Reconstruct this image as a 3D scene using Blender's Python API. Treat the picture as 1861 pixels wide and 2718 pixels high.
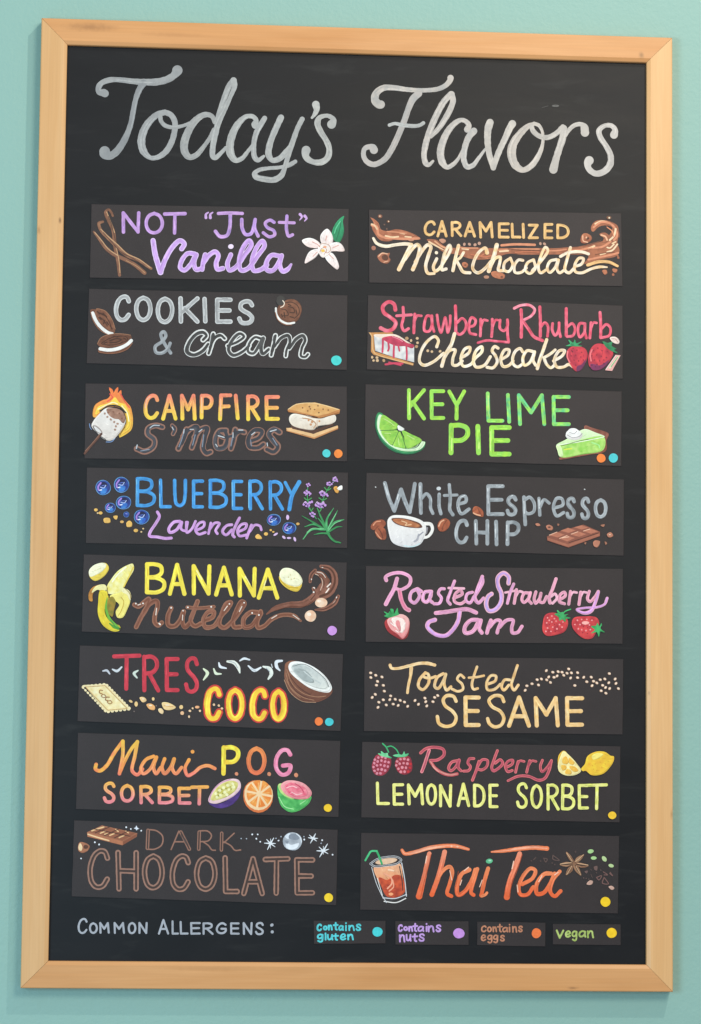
import bpy, math, random
from mathutils import Vector, Matrix, noise
from mathutils.geometry import delaunay_2d_cdt

for o in list(bpy.data.objects):
    bpy.data.objects.remove(o)
scene = bpy.context.scene
H0 = 1.6                       # height of the board's centre on the wall, metres

# ---------------------------------------------------------------- camera
# metric frame of the board: X right, Y down, Z into the wall, origin at the centre of the frame's front face
R = ((0.9968385507, -0.0105262798, -0.0787534205), (0.0184143259, 0.9948053148, 0.1001164231), (0.0772904678, -0.1012501013, 0.9918541227))
CAM = (-0.34199312, 0.45689505, -4.31110449)
FOC, PW, PH = 7739.3, 1861.0, 2718.0
def w3(x, y, z):               # board frame -> Blender world axes
    return Vector((x, z, -y))
camd = bpy.data.cameras.new('camera'); cam = bpy.data.objects.new('camera', camd)
scene.collection.objects.link(cam); scene.camera = cam
right, down, fwd = w3(*R[0]), w3(*R[1]), w3(*R[2])
m = Matrix((right, -down, -fwd)).transposed().to_4x4()
m.translation = w3(*CAM) + Vector((0, 0, H0))
cam.matrix_world = m
camd.sensor_fit = 'VERTICAL'; camd.sensor_height = 36.0; camd.lens = FOC / PH * 36.0
camd.clip_start = 0.05; camd.clip_end = 50
scene.render.resolution_x = 701; scene.render.resolution_y = 1024

# ---------------------------------------------------------------- light (indoor daylight from windows and a ceiling lamp)
scene.view_settings.view_transform = 'Standard'; scene.view_settings.look = 'None'
scene.view_settings.exposure = 0.0; scene.view_settings.gamma = 1.0
world = bpy.data.worlds.new('World'); scene.world = world; world.use_nodes = True
bg = world.node_tree.nodes['Background']; bg.inputs[0].default_value = (0.86, 0.94, 1.0, 1); bg.inputs[1].default_value = 0.43
def area(name, loc, size, energy, col, target=(0, 0, 0)):
    l = bpy.data.lights.new(name, 'AREA'); l.shape = 'DISK'; l.size = size; l.energy = energy; l.color = col
    o = bpy.data.objects.new(name, l); scene.collection.objects.link(o)
    o.location = Vector(loc) + Vector((0, 0, H0))
    o.rotation_euler = (Vector(target) - Vector(loc)).to_track_quat('-Z', 'Y').to_euler()
area('ceiling_lamp', (1.25, -1.9, 2.6), 0.09, 42, (1.0, 0.93, 0.83))
area('window_light', (1.45, -4.2, 1.95), 1.5, 86, (1.0, 0.89, 0.73))
area('side_window_light', (-2.2, -3.6, -0.35), 1.4, 80, (0.50, 0.80, 0.98), (0, 0, -0.9))

# ---------------------------------------------------------------- materials
def lin(h):
    v = [int(h[i:i + 2], 16) / 255 for i in (0, 2, 4)]
    return tuple(c / 12.92 if c <= 0.04045 else ((c + 0.055) / 1.055) ** 2.4 for c in v)
class Mat:
    def __init__(s, name, rough=0.5, spec=0.5):
        s.m = bpy.data.materials.new(name); s.m.use_nodes = True; s.t = s.m.node_tree
        s.b = s.t.nodes['Principled BSDF']; s.b.inputs['Roughness'].default_value = rough
        s.b.inputs['Specular IOR Level'].default_value = spec
    def n(s, ty, **k):
        nd = s.t.nodes.new(ty)
        for a, v in k.items():
            if a.startswith('i_'):
                key = a[2:]
                nd.inputs[int(key) if key.isdigit() else key].default_value = v
            else: setattr(nd, a, v)
        return nd
    def l(s, a, b): s.t.links.new(a, b)
    def coords(s, scale=(1, 1, 1), loc=(0, 0, 0)):
        tc = s.n('ShaderNodeTexCoord'); mp = s.n('ShaderNodeMapping')
        mp.inputs['Scale'].default_value = scale; mp.inputs['Location'].default_value = loc
        s.l(tc.outputs['Object'], mp.inputs[0]); return mp.outputs[0]
    def noise(s, vec, scale, detail=4, rough=0.55, dist=0.0):
        nd = s.n('ShaderNodeTexNoise', i_Scale=scale, i_Detail=detail, i_Roughness=rough, i_Distortion=dist)
        s.l(vec, nd.inputs['Vector']); return nd.outputs['Fac']
    def rng(s, v, a, b, c, d):
        nd = s.n('ShaderNodeMapRange'); s.l(v, nd.inputs[0])
        for i, x in enumerate((a, b, c, d)): nd.inputs[i + 1].default_value = x
        return nd.outputs[0]
    def mul(s, col, fac):
        nd = s.n('ShaderNodeVectorMath', operation='SCALE'); s.l(col, nd.inputs[0]); s.l(fac, nd.inputs['Scale']); return nd.outputs[0]
    def mix(s, fac, a, b, mode='MIX'):
        nd = s.n('ShaderNodeMix', data_type='RGBA', blend_type=mode)
        if isinstance(fac, (int, float)): nd.inputs[0].default_value = fac
        else: s.l(fac, nd.inputs[0])
        for i, v in ((6, a), (7, b)):
            if isinstance(v, tuple): nd.inputs[i].default_value = (*v, 1)
            else: s.l(v, nd.inputs[i])
        return nd.outputs[2]
    def bump(s, h, strength, dist):
        nd = s.n('ShaderNodeBump', i_Strength=strength, i_Distance=dist); s.l(h, nd.inputs['Height']); s.l(nd.outputs[0], s.b.inputs['Normal'])
    def base(s, c):
        if isinstance(c, tuple): s.b.inputs['Base Color'].default_value = (*c, 1)
        else: s.l(c, s.b.inputs['Base Color'])

def paint_mat(name, lo, hi, sc, rough):
    M = Mat(name, rough, 0.35)
    at = M.n('ShaderNodeVertexColor', layer_name='Col')
    f = M.noise(M.coords((sc, sc, sc * 0.45)), 1.0, 5, 0.65)
    g = M.noise(M.coords((sc * 6,) * 3), 1.0, 2)
    c = M.mul(at.outputs[0], M.rng(f, 0.3, 0.7, lo, hi))
    c = M.mul(c, M.rng(g, 0.2, 0.8, 0.95, 1.05))
    M.base(c); M.bump(g, 0.25, 0.0004)
    return M.m
PAINT = paint_mat('marker_paint', 0.90, 1.10, 90, 0.5)
CHALK = paint_mat('chalk_paint', 0.90, 1.08, 60, 0.65)

M = Mat('wall_paint', 0.5, 0.35)
v = M.coords()
big = M.noise(v, 1.3, 3)
M.base(M.mix(big, lin('8db3aa'), lin('94bab1')))
h = M.n('ShaderNodeMath', operation='ADD'); M.l(M.noise(v, 170, 3, 0.6), h.inputs[0]); M.l(M.noise(v, 60, 2), h.inputs[1])
M.bump(h.outputs[0], 0.5, 0.0012)
WALL = M.m

M = Mat('blackboard_paint', 0.5, 0.27)
s1 = M.noise(M.coords((1.3, 1, 4.0)), 2.2, 6, 0.62, 1.2); s2 = M.noise(M.coords(), 900, 2); s3 = M.noise(M.coords((2, 1, 11)), 5, 5, 0.6, 0.6)
c = M.mix(M.rng(s1, 0.42, 0.72, 0, 1), lin('0c0e13'), lin('141519'))
c = M.mix(M.rng(s3, 0.56, 0.84, 0, 0.4), c, lin('373737'))
c = M.mul(c, M.rng(s2, 0.25, 0.75, 0.85, 1.15))
M.base(c); M.l(M.rng(s1, 0.3, 0.7, 0.43, 0.5), M.b.inputs['Roughness']); M.bump(s2, 0.25, 0.0003)
BOARD = M.m

M = Mat('card_stock', 0.5, 0.36)
s1 = M.noise(M.coords(), 1100, 2, 0.7); s2 = M.noise(M.coords(), 14, 4)
c = M.mix(M.rng(s2, 0.35, 0.7, 0, 1), lin('2a2324'), lin('302829'))
c = M.mix(M.rng(s1, 0.58, 0.8, 0, 0.5), c, lin('777373'))
M.base(c); M.bump(s1, 0.3, 0.0003)
CARD = M.m

def wood(name, a, b, dark, spots):
    M = Mat(name, 0.42, 0.4)
    v = M.coords((1.2, 22, 22)); g = M.noise(v, 2.2, 5, 0.6, 0.8)
    v2 = M.coords((3, 190, 190)); f = M.noise(v2, 2.0, 3, 0.6)
    v3 = M.coords((1.6, 6, 6)); big = M.noise(v3, 1.5, 3, 0.5)
    c = M.mix(M.rng(g, 0.3, 0.7, 0, 0.9), lin(a), lin(b))
    c = M.mix(M.rng(big, 0.5, 0.75, 0, 0.4), c, lin(dark))
    c = M.mul(c, M.rng(f, 0.25, 0.75, 0.94, 1.05))
    for (x, y, rx, ry, k, col) in spots:        # knots and stains in the wood
        mp = M.coords((1 / rx, 0, 1 / ry), (-x / rx, 0, y / ry))
        ln = M.n('ShaderNodeVectorMath', operation='LENGTH'); M.l(mp, ln.inputs[0])
        nz = M.noise(M.coords(), 130, 3)
        ad = M.n('ShaderNodeMath', operation='MULTIPLY_ADD'); M.l(nz, ad.inputs[0]); ad.inputs[1].default_value = 1.0; M.l(ln.outputs['Value'], ad.inputs[2])
        c = M.mix(M.rng(ad.outputs[0], 0.6, 1.6, k, 0), c, lin(col))
    M.base(c); M.bump(f, 0.15, 0.0004)
    return M.m

# ---------------------------------------------------------------- mesh helpers
def mesh_obj(name, verts, faces, mat, parent=None, loc=(0, 0, 0), cols=None, smooth=False):
    me = bpy.data.meshes.new(name); me.from_pydata(verts, [], faces)
    if cols:
        a = me.color_attributes.new('Col', 'FLOAT_COLOR', 'POINT')
        a.data.foreach_set('color', [x for c in cols for x in (c[0], c[1], c[2], 1.0)])
    me.materials.append(mat); me.update()
    if smooth: me.shade_smooth()
    o = bpy.data.objects.new(name, me); scene.collection.objects.link(o)
    o.location = loc
    if parent: o.parent = parent
    return o
def thing(name, label, cat, loc, group=None):
    o = bpy.data.objects.new(name, None); scene.collection.objects.link(o)
    o.empty_display_size = 0.05; o.location = loc; o['label'] = label; o['category'] = cat
    if group: o['group'] = group
    return o

Z_PANEL, Z_CARD, Z_WALL = 0.0090, 0.0078, 0.0235
def unproject(u, v, z):        # point of the plane at depth z that the photograph shows at (u, v)
    a, b = (u - PW / 2) / FOC, (v - PH / 2) / FOC
    d = [R[0][i] * a + R[1][i] * b + R[2][i] for i in range(3)]
    t = (z - CAM[2]) / d[2]
    return CAM[0] + d[0] * t, CAM[1] + d[1] * t
PX = 4.33 / FOC                # metres per photo pixel on the board

# ---------------------------------------------------------------- setting: the wall
def build_wall():
    xs = [-2.6 + i * 0.4 for i in range(14)]; zs = [-1.6 + i * 0.4 for i in range(9)]
    vs = [(x, 0, z) for z in zs for x in xs]; n = len(xs)
    fs = [(j * n + i, j * n + i + 1, (j + 1) * n + i + 1, (j + 1) * n + i) for j in range(len(zs) - 1) for i in range(n - 1)]
    o = mesh_obj('wall', vs, fs, WALL, loc=(0, Z_WALL, H0)); o['kind'] = 'structure'
build_wall()

# ---------------------------------------------------------------- the framed board
BW, BH, RW = 0.96, 1.4428577, 0.0394570
board = thing('menu_board', 'tall framed blackboard menu with pale wooden frame hanging on the mint green wall', 'menu board', (0, 0, H0))
def rail(length, mat, loc, rotz):
    # profile: u = distance from the outer edge, d = depth behind the front face
    prof = [(0, 0.0225), (0, 0.0016), (0.0005, 0.0005), (0.0016, 0), (RW - 0.0060, 0), (RW - 0.0052, 0.0003),
            (RW - 0.0012, 0.0022), (RW - 0.0003, 0.0030), (RW, 0.0042), (RW, 0.0125), (RW - 0.012, 0.0125), (RW - 0.012, 0.0225)]
    g = 0.00022
    vs = []; N = 24
    for i in range(N + 1):
        for (u, d) in prof:
            half = length / 2 - u - g
            vs.append((-half + 2 * half * i / N, d, -u))
    P = len(prof); fs = []
    for i in range(N):
        for j in range(P):
            k = (j + 1) % P
            fs.append((i * P + j, i * P + k, (i + 1) * P + k, (i + 1) * P + j))
    fs.append(tuple(range(P))); fs.append(tuple(N * P + j for j in reversed(range(P))))
    o = mesh_obj('frame_rail', vs, fs, mat, board, loc)
    o.rotation_euler = (0, rotz, 0)
    return o
W_TOP = wood('pine_top', 'dca26c', 'd09258', 'b87a48', [(-0.405, 0.012, 0.045, 0.007, 0.55, '9a6a44'), (-0.28, 0.020, 0.06, 0.004, 0.3, 'a8744a'), (0.432, 0.029, 0.005, 0.006, 0.6, '80603f')])
W_BOT = wood('pine_bottom', 'dba26c', 'ce925a', 'bb7e4b', [(-0.33, 0.005, 0.010, 0.0022, 0.6, '8a6040'), (0.2, 0.03, 0.08, 0.004, 0.3, 'b07a4c')])
W_RIGHT = wood('pine_right', 'e6b680', 'dca870', 'd09c64', [(0.46, 0.002, 0.009, 0.003, 0.5, '8f6a45'), (0.28, 0.036, 0.004, 0.002, 0.5, '8f6a45')])
W_LEFT = wood('pine_left', 'dfb07c', 'd4a26c', 'c89660', [(0.413, 0.034, 0.006, 0.0025, 0.8, '6f4a30'), (0.398, 0.003, 0.008, 0.003, 0.6, '9a6f48'), (0.0, 0.006, 0.3, 0.003, 0.3, 'b98a58')])
rail(BW, W_TOP, (0, 0, BH / 2), 0)
rail(BW, W_BOT, (0, 0, -BH / 2), math.pi)
rail(BH, W_RIGHT, (BW / 2, 0, 0), math.pi / 2)
rail(BH, W_LEFT, (-BW / 2, 0, 0), -math.pi / 2)

def box(name, x0, x1, y0, y1, z0, z1, mat, parent):
    vs = [(x, y, z) for x in (x0, x1) for y in (y0, y1) for z in (z0, z1)]
    fs = [(0, 1, 3, 2), (4, 6, 7, 5), (0, 4, 5, 1), (2, 3, 7, 6), (0, 2, 6, 4), (1, 5, 7, 3)]
    return mesh_obj(name, vs, fs, mat, parent)
box('chalkboard_panel', -BW / 2 + RW - 0.011, BW / 2 - RW + 0.011, Z_PANEL, Z_PANEL + 0.003, -BH / 2 + RW - 0.011, BH / 2 - RW + 0.011, BOARD, board)

# ---------------------------------------------------------------- hand lettering: stroke skeletons in a unit box (x right, y down), '~' = curved
GL = {
'A': '0,1 .5,0 1,1|.17,.66 .83,.66', 'B': '.02,0 0,1|~0,0 .45,0 .82,.08 .85,.3 .6,.44 .05,.47|~.05,.47 .65,.5 1,.65 .96,.88 .6,1 0,1',
'C': '~1,.2 .85,.03 .6,0 .28,.1 .06,.35 0,.6 .1,.87 .38,1 .72,.97 .98,.78', 'D': '0,0 0,1|~0,0 .45,.03 .85,.2 1,.5 .88,.8 .5,.98 0,1',
'E': '1,0 0,0 .02,1 1,1|.02,.49 .92,.49', 'F': '1,0 .1,0 0,1|.06,.48 .85,.46', 'G': '~.95,.15 .7,.0 .4,.03 .1,.3 0,.6 .12,.88 .4,1 .75,.95 .98,.75 .98,.55|.5,.55 .98,.55',
'H': '0,0 .05,1|1,0 1,1|.03,.5 1,.52', 'I': '0,0 1,1', 'K': '0,0 .02,1|1,0 .05,.6|.25,.42 1,1', 'L': '0,0 .05,1 1,1', 'M': '.05,1 0,0 .48,.6 .9,0 1,1',
'N': '.02,1 0,0 .95,1 1,0', 'O': '~.5,0 .2,.1 .02,.35 .02,.65 .2,.92 .5,1 .8,.9 .98,.65 .98,.35 .8,.1 .5,0', 'P': '.02,0 0,1|~.02,.02 .55,0 .95,.12 .98,.35 .7,.53 .05,.56',
'R': '0,0 .02,1|~0,.02 .5,0 .85,.1 .9,.3 .6,.46 .05,.5|.35,.5 1,1', 'S': '~.96,.17 .78,.02 .48,0 .15,.1 .1,.3 .35,.44 .7,.56 .95,.74 .84,.93 .48,1 .15,.95 0,.78',
'U': '~0,0 .02,.6 .15,.92 .5,1 .82,.9 .98,.6 1,0', 'T': '0,.02 1,0|.5,.02 .48,1', 'V': '0,0 .45,1 1,0', 'Z': '0,0 .95,0 0,1 1,1', 'Y': '0,0 .5,.5|1,0 .5,.5 .48,1',
'a': '~.95,.12 .55,0 .15,.2 0,.6 .15,.95 .5,.92 .85,.6 .95,.1|~.95,.1 .88,.6 1,1', 'e': '~.05,.55 .5,.52 .92,.35 .8,.06 .45,0 .1,.25 0,.6 .15,.92 .5,1 .95,.82',
'g': '~.95,.08 .5,0 .1,.15 .05,.42 .4,.55 .85,.35 .95,.05|~.95,.05 .95,.6 .85,.9 .5,1 .1,.88', 'i': '.5,.38 .5,1|.5,.02 .5,.04',
'l': '.3,0 .5,1', 'n': '0,.05 .05,1|~.05,.5 .4,.05 .75,.1 .85,.5 .95,1', 't': '~.5,0 .48,.6 .55,.92 .8,1|0,.34 1,.3', 'u': '~0,0 0,.5 .15,.9 .45,.95 .8,.6 .92,0|~.92,0 .9,.6 1,1'}
GL['c'] = GL['C']; GL['o'] = GL['O']; GL['s'] = GL['S']; GL['v'] = GL['V']

class Layer:                   # collects the paint of one part; prims = (first face, outline points, half width)
    def __init__(s): s.v = []; s.f = []; s.c = []; s.prims = []
class Painter:
    def __init__(s): s.zc = 0; s.pend = []
P = Painter(); P.nsc = 26.0; P.letter = False; P.soft = False; P.plain = False
rnd = random.Random(7)
STEP = 5e-6
def colfun(spec, bb):
    if '~' in spec:
        a, b = map(lin, spec.split('~')); off = rnd.random() * 50
        def f(x, y):
            t = 0.5 + 1.15 * noise.noise(Vector((x / P.nsc, y / P.nsc, off))); t = min(1, max(0, t))
            return tuple(p + (q - p) * t for p, q in zip(a, b))
    elif '/' in spec:
        a, b = map(lin, spec.split('/')); y0, y1 = bb; off = rnd.random() * 50
        def f(x, y):
            t = (y - y0) / max(1e-6, y1 - y0) + 0.25 * noise.noise(Vector((x / 18, y / 18, off))); t = min(1, max(0, t))
            return tuple(p + (q - p) * t for p, q in zip(a, b))
    else:
        a = lin(spec); off = rnd.random() * 50
        def f(x, y):
            k = 1 + 0.12 * noise.noise(Vector((x / 20, y / 20, off)))
            return tuple(min(1, p * k) for p in a)
    return f
def px(p): return ((P.ox + p[0] / P.k) * 2.2, (P.oy + p[1] / P.k) * 2.2)
def put(x, y):                 # drawing coordinates -> local board metres
    X, Y = unproject(P.ox + x / P.k, P.oy + y / P.k, P.z)
    return X - P.c[0], Y - P.c[1]
def smooth_pts(pts, closed=False):
    n = len(pts)
    if n < 3 and not closed: return pts
    out = []
    rngn = n if closed else n - 1
    for i in range(rngn):
        g = (lambda j: pts[j % n]) if closed else (lambda j: pts[min(max(j, 0), n - 1)])
        p0, p1, p2, p3 = g(i - 1), g(i), g(i + 1), g(i + 2)
        def dd(a, b): return max(1e-3, math.hypot(a[0] - b[0], a[1] - b[1])) ** 0.5
        d1, d2, d3 = dd(p0, p1), dd(p1, p2), dd(p2, p3)
        steps = max(2, int(d2 * d2 / 5))
        for s in range(steps):
            t = s / steps; r = []
            for c in range(len(p1)):
                m1 = (p1[c] - p0[c]) / d1 - (p2[c] - p0[c]) / (d1 + d2) + (p2[c] - p1[c]) / d2
                m2 = (p2[c] - p1[c]) / d2 - (p3[c] - p1[c]) / (d2 + d3) + (p3[c] - p2[c]) / d3
                if d1 < 0.05: m1 = (p2[c] - p1[c]) / d2
                if d3 < 0.05: m2 = (p2[c] - p1[c]) / d2
                m1 *= d2; m2 *= d2
                if c == 2: m1 = m2 = (p2[2] - p1[2])
                r.append((2 * t**3 - 3 * t**2 + 1) * p1[c] + (t**3 - 2 * t**2 + t) * m1 + (-2 * t**3 + 3 * t**2) * p2[c] + (t**3 - t**2) * m2)
            out.append(tuple(r))
    if not closed: out.append(pts[-1])
    return out
def ribbon(L, pts, col, wk=1.0):
    # a brush stroke: the flat union of tapered segments and round joints; pts: (x, y, width)
    q = [pts[0]]
    for p in pts[1:]:
        if math.hypot(p[0] - q[-1][0], p[1] - q[-1][1]) > max(1.2, p[2] * 0.10): q.append(p)
    if len(q) < 2: q.append((q[0][0] + 0.6, q[0][1], q[0][2]))
    elif math.hypot(pts[-1][0] - q[-1][0], pts[-1][1] - q[-1][1]) > 0.3: q[-1] = pts[-1] if len(q) > 2 else q[-1]
    n = len(q); off = rnd.random() * 90
    hs = [p[2] / 2 * wk * (1 + 0.10 * noise.noise(Vector((i * 0.3, off, 0)))) for i, p in enumerate(q)]
    P.zc += 1; zz = P.zc * STEP
    L.prims.append((len(L.f), [px(p) for p in q], max(hs) * 2.2 / P.k))
    vs = []; polys = []
    def add(ps):
        b = len(vs); vs.extend(Vector(p) for p in ps); polys.append(list(range(b, b + len(ps))))
    prev = None
    for i in range(n):
        x, y, _ = q[i]; h = hs[i]
        turn = 9
        if 0 < i < n - 1:
            a = math.atan2(y - q[i - 1][1], x - q[i - 1][0]); b = math.atan2(q[i + 1][1] - y, q[i + 1][0] - x)
            turn = abs((b - a + math.pi) % (2 * math.pi) - math.pi)
        if turn > 0.05:
            K = 10 if h < 6 else 14 if h < 16 else 22
            add([(x + math.cos(6.2832 * k / K + off) * h, y + math.sin(6.2832 * k / K + off) * h) for k in range(K)])
        if i < n - 1:
            x2, y2, _ = q[i + 1]; l = math.hypot(x2 - x, y2 - y); nx, ny = -(y2 - y) / l, (x2 - x) / l; h2 = hs[i + 1]
            add([(x - nx * h, y - ny * h), (x2 - nx * h2, y2 - ny * h2), (x2 + nx * h2, y2 + ny * h2), (x + nx * h, y + ny * h)])
    res = delaunay_2d_cdt(vs, [], polys, 1, 1e-3)
    base = len(L.v)
    for p in res[0]:
        X, Y = put(p[0], p[1]); L.v.append((X, P.z0 - zz, -Y)); L.c.append(col(p[0], p[1]))
    for f, org in zip(res[2], res[5]):
        if org: L.f.append(tuple(base + k for k in f))
def streaks(L, pts, cf):
    # lighter and darker brush marks that run along a broad stroke
    n = len(pts)
    if n < 5: return
    w0 = max(p[2] for p in pts)
    for k in range(3 if n > 14 else 2):
        a = rnd.randrange(0, max(1, int(n * 0.55))); b = min(n, a + max(4, int(n * rnd.uniform(0.3, 0.6))))
        o = rnd.choice((-0.27, -0.2, 0.2, 0.27, 0.05)); g = rnd.choice((1.22, 1.30, 0.80, 0.86, 1.16)) if not P.soft else rnd.choice((1.10, 1.14, 0.90, 0.93))
        sec = []
        for i in range(a, b):
            p, m_, e = pts[i], pts[max(0, i - 1)], pts[min(n - 1, i + 1)]
            l = math.hypot(e[0] - m_[0], e[1] - m_[1]) or 1
            t = (i - a) / max(1, b - a - 1); tp = min(1, 4 * min(t, 1 - t) + 0.25)
            sec.append((p[0] - (e[1] - m_[1]) / l * p[2] * o, p[1] + (e[0] - m_[0]) / l * p[2] * o, p[2] * 0.24 * tp))
        if len(sec) > 2:
            P.pend.append((L, sec, (lambda x, y, g=g: tuple(min(1, c * g + (0.02 if g > 1 else 0)) for c in cf(x, y))), 1.0))
def stroke(L, pts, spec, w, smooth=True, bb=None):
    full = []
    for p in pts:
        if len(p) > 2: w = p[2]
        full.append((p[0], p[1], w))
    inner = None
    if '+' in spec:
        spec, inn = spec.split('+'); inner, k = inn.split('*'); k = float(k)
    if bb is None: bb = (min(p[1] for p in full), max(p[1] for p in full))
    runs = [full]
    if not smooth:
        runs = []
        for a, b in zip(full, full[1:]):
            n = max(1, int(math.hypot(b[0] - a[0], b[1] - a[1]) / 6))
            runs.append([tuple(a[c] + (b[c] - a[c]) * t / n for c in range(3)) for t in range(n + 1)])
    P.nsc = max(26.0, w * 1.1)
    for r in runs:
        r2 = smooth_pts(r) if smooth else r
        cf = colfun(spec, bb)
        ribbon(L, r2, cf)
        if inner:
            cf = colfun(inner, bb)
            P.pend.append((L, r2, cf, k))
        if P.letter and w >= 13 and not (inner and P.plain): streaks(L, r2, cf)
    P.nsc = 26.0
def flush():
    for (L, r, cf, k) in P.pend: ribbon(L, r, cf, k)
    P.pend = []
def inside(x, y, poly):
    c = False; n = len(poly)
    for i in range(n):
        (x1, y1), (x2, y2) = poly[i][:2], poly[i - 1][:2]
        if (y1 > y) != (y2 > y) and x < (x2 - x1) * (y - y1) / (y2 - y1) + x1: c = not c
    return c
def dabs(L, poly, spec):
    # short brush dabs inside a painted area
    x0, x1 = min(p[0] for p in poly), max(p[0] for p in poly); y0, y1 = min(p[1] for p in poly), max(p[1] for p in poly)
    if (x1 - x0) < 26 or (y1 - y0) < 20: return
    cf = colfun(spec, (y0, y1)); cx, cy = sum(p[0] for p in poly) / len(poly), sum(p[1] for p in poly) / len(poly); n = len(poly)
    ins = [(cx + (p[0] - cx) * 0.94, cy + (p[1] - cy) * 0.94) for p in poly]
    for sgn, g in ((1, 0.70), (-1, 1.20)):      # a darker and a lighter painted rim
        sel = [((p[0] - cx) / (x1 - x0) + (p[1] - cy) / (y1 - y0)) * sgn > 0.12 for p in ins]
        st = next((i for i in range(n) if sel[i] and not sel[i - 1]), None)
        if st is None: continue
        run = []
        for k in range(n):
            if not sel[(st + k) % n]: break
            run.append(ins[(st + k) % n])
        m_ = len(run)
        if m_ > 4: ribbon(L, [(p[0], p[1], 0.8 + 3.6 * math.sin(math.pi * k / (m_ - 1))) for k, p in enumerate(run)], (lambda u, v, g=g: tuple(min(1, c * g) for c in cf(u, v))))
    d0 = rnd.uniform(-0.5, 0.5) + (0 if x1 - x0 > y1 - y0 else 1.4)
    for _ in range(min(26, int((x1 - x0) * (y1 - y0) / 330))):
        x, y = rnd.uniform(x0, x1), rnd.uniform(y0, y1); a = d0 + rnd.uniform(-0.35, 0.35); l = rnd.uniform(6, 13)
        e = [(x - math.cos(a) * l, y - math.sin(a) * l), (x, y + rnd.uniform(-1.5, 1.5)), (x + math.cos(a) * l, y + math.sin(a) * l)]
        if all(inside(px, py, poly) for px, py in e):
            g = rnd.choice((0.80, 0.87, 1.14, 1.22))
            ribbon(L, smooth_pts([(px, py, w) for (px, py), w in zip(e, (1.5, 4.2, 1.5))]), (lambda u, v, g=g: tuple(min(1, c * g) for c in cf(u, v))))
def fill(L, pts, spec, jitter=True):
    P.zc += 1; zz = P.zc * STEP
    x0, x1 = min(p[0] for p in pts), max(p[0] for p in pts); y0, y1 = min(p[1] for p in pts), max(p[1] for p in pts)
    col = colfun(spec, (y0, y1)); st = max(5.0, (x1 - x0) / 40)
    vs = [Vector(p[:2]) for p in pts]; n = len(vs)
    y = y0 + st / 2
    while y < y1:
        x = x0 + st / 2
        while x < x1: vs.append(Vector((x + rnd.uniform(-1, 1), y + rnd.uniform(-1, 1)))); x += st
        y += st
    r = delaunay_2d_cdt(vs, [], [list(range(n))], 1, 1e-4)
    base = len(L.v)
    L.prims.append((len(L.f), [px(p) for p in r[0]], 2.5))
    for p in r[0]:
        X, Y = put(p[0], p[1]); L.v.append((X, P.z0 - zz, -Y)); L.c.append(col(p[0], p[1]))
    for f in r[2]: L.f.append(tuple(base + i for i in f))
def ell(cx, cy, rx, ry, ang=0, n=20, wob=0.03):
    a0 = math.radians(ang); o = rnd.random() * 9
    out = []
    for i in range(n):
        t = 2 * math.pi * i / n; k = 1 + wob * noise.noise(Vector((math.cos(t), math.sin(t), o))) * 2
        x, y = rx * math.cos(t) * k, ry * math.sin(t) * k
        out.append((cx + x * math.cos(a0) - y * math.sin(a0), cy + x * math.sin(a0) + y * math.cos(a0)))
    return out
def pts_of(tokens): return [tuple(float(v) for v in t.split(',')) for t in tokens]

SINGULAR = {'sesame_seeds': 'sesame_seed', 'coconut_shavings': 'coconut_shaving', 'cracker_crumbs': 'cracker_crumb', 'biscuit_crumbs': 'biscuit_crumb',
            'chocolate_crumbs': 'chocolate_crumb', 'vanilla_pods': 'vanilla_pod', 'flower_petals': 'flower_petal', 'tea_leaf_flakes': 'tea_leaf_flake',
            'white_dots': 'white_dot'}
def finish(part):
    # splits the paint of a part into the pieces that do not touch: each letter, seed or crumb becomes an object
    if part is None: return
    flush()
    L, name, label, parent, top = part
    if not L.v: return
    n = len(L.prims); par = list(range(n))
    def root(i):
        while par[i] != i: i = par[i]
        return i
    bbs = []
    for (f0, ps, h) in L.prims:
        bbs.append((min(p[0] for p in ps) - h, max(p[0] for p in ps) + h, min(p[1] for p in ps) - h, max(p[1] for p in ps) + h))
    grid = [set() for _ in range(n)]
    for i, (f0, ps, h) in enumerate(L.prims):
        r = max(1, int(h / 4))
        for (x, y) in ps:
            a, b = int(x / 4), int(y / 4)
            for u in range(-r, r + 1):
                for v in range(-r, r + 1):
                    if u * u + v * v <= r * r: grid[i].add((a + u, b + v))
    tight = name.endswith('lettering') or name == 'allergen_heading'
    for i in range(n):
        for j in range(i):
            A, B = bbs[i], bbs[j]
            if root(i) == root(j) or A[0] > B[1] or B[0] > A[1] or A[2] > B[3] or B[2] > A[3]: continue
            if grid[i] & grid[j]: par[root(i)] = root(j)
    comps = {}
    for i in range(n): comps.setdefault(root(i), []).append(i)
    holder = parent
    lettering = tight
    if lettering:
        holder = bpy.data.objects.new(name, None); scene.collection.objects.link(holder); holder.parent = parent; holder.empty_display_size = 0.02
        if label: holder['label'] = label
    ends = [p[0] for p in L.prims[1:]] + [len(L.f)]
    best = None
    for ids in comps.values():
        mp = {}; vs = []; cs = []; fs = []
        for i in sorted(ids):
            for f in L.f[L.prims[i][0]:ends[i]]:
                g = []
                for k in f:
                    if k not in mp: mp[k] = len(vs); vs.append(L.v[k]); cs.append(L.c[k])
                    g.append(mp[k])
                a = sum(vs[g[t]][0] * vs[g[(t + 1) % len(g)]][2] - vs[g[(t + 1) % len(g)]][0] * vs[g[t]][2] for t in range(len(g)))
                fs.append(tuple(g) if a > 0 else tuple(reversed(g)))
        if not fs: continue
        nm = 'letter' if lettering else SINGULAR.get(name, name)
        o = mesh_obj(nm, vs, fs, CHALK if top is board else PAINT, holder, cols=cs)
        if best is None or len(fs) > best[0]: best = (len(fs), o)
    if label and not lettering: best[1]['label'] = label
    return holder if lettering else best[1]

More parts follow.
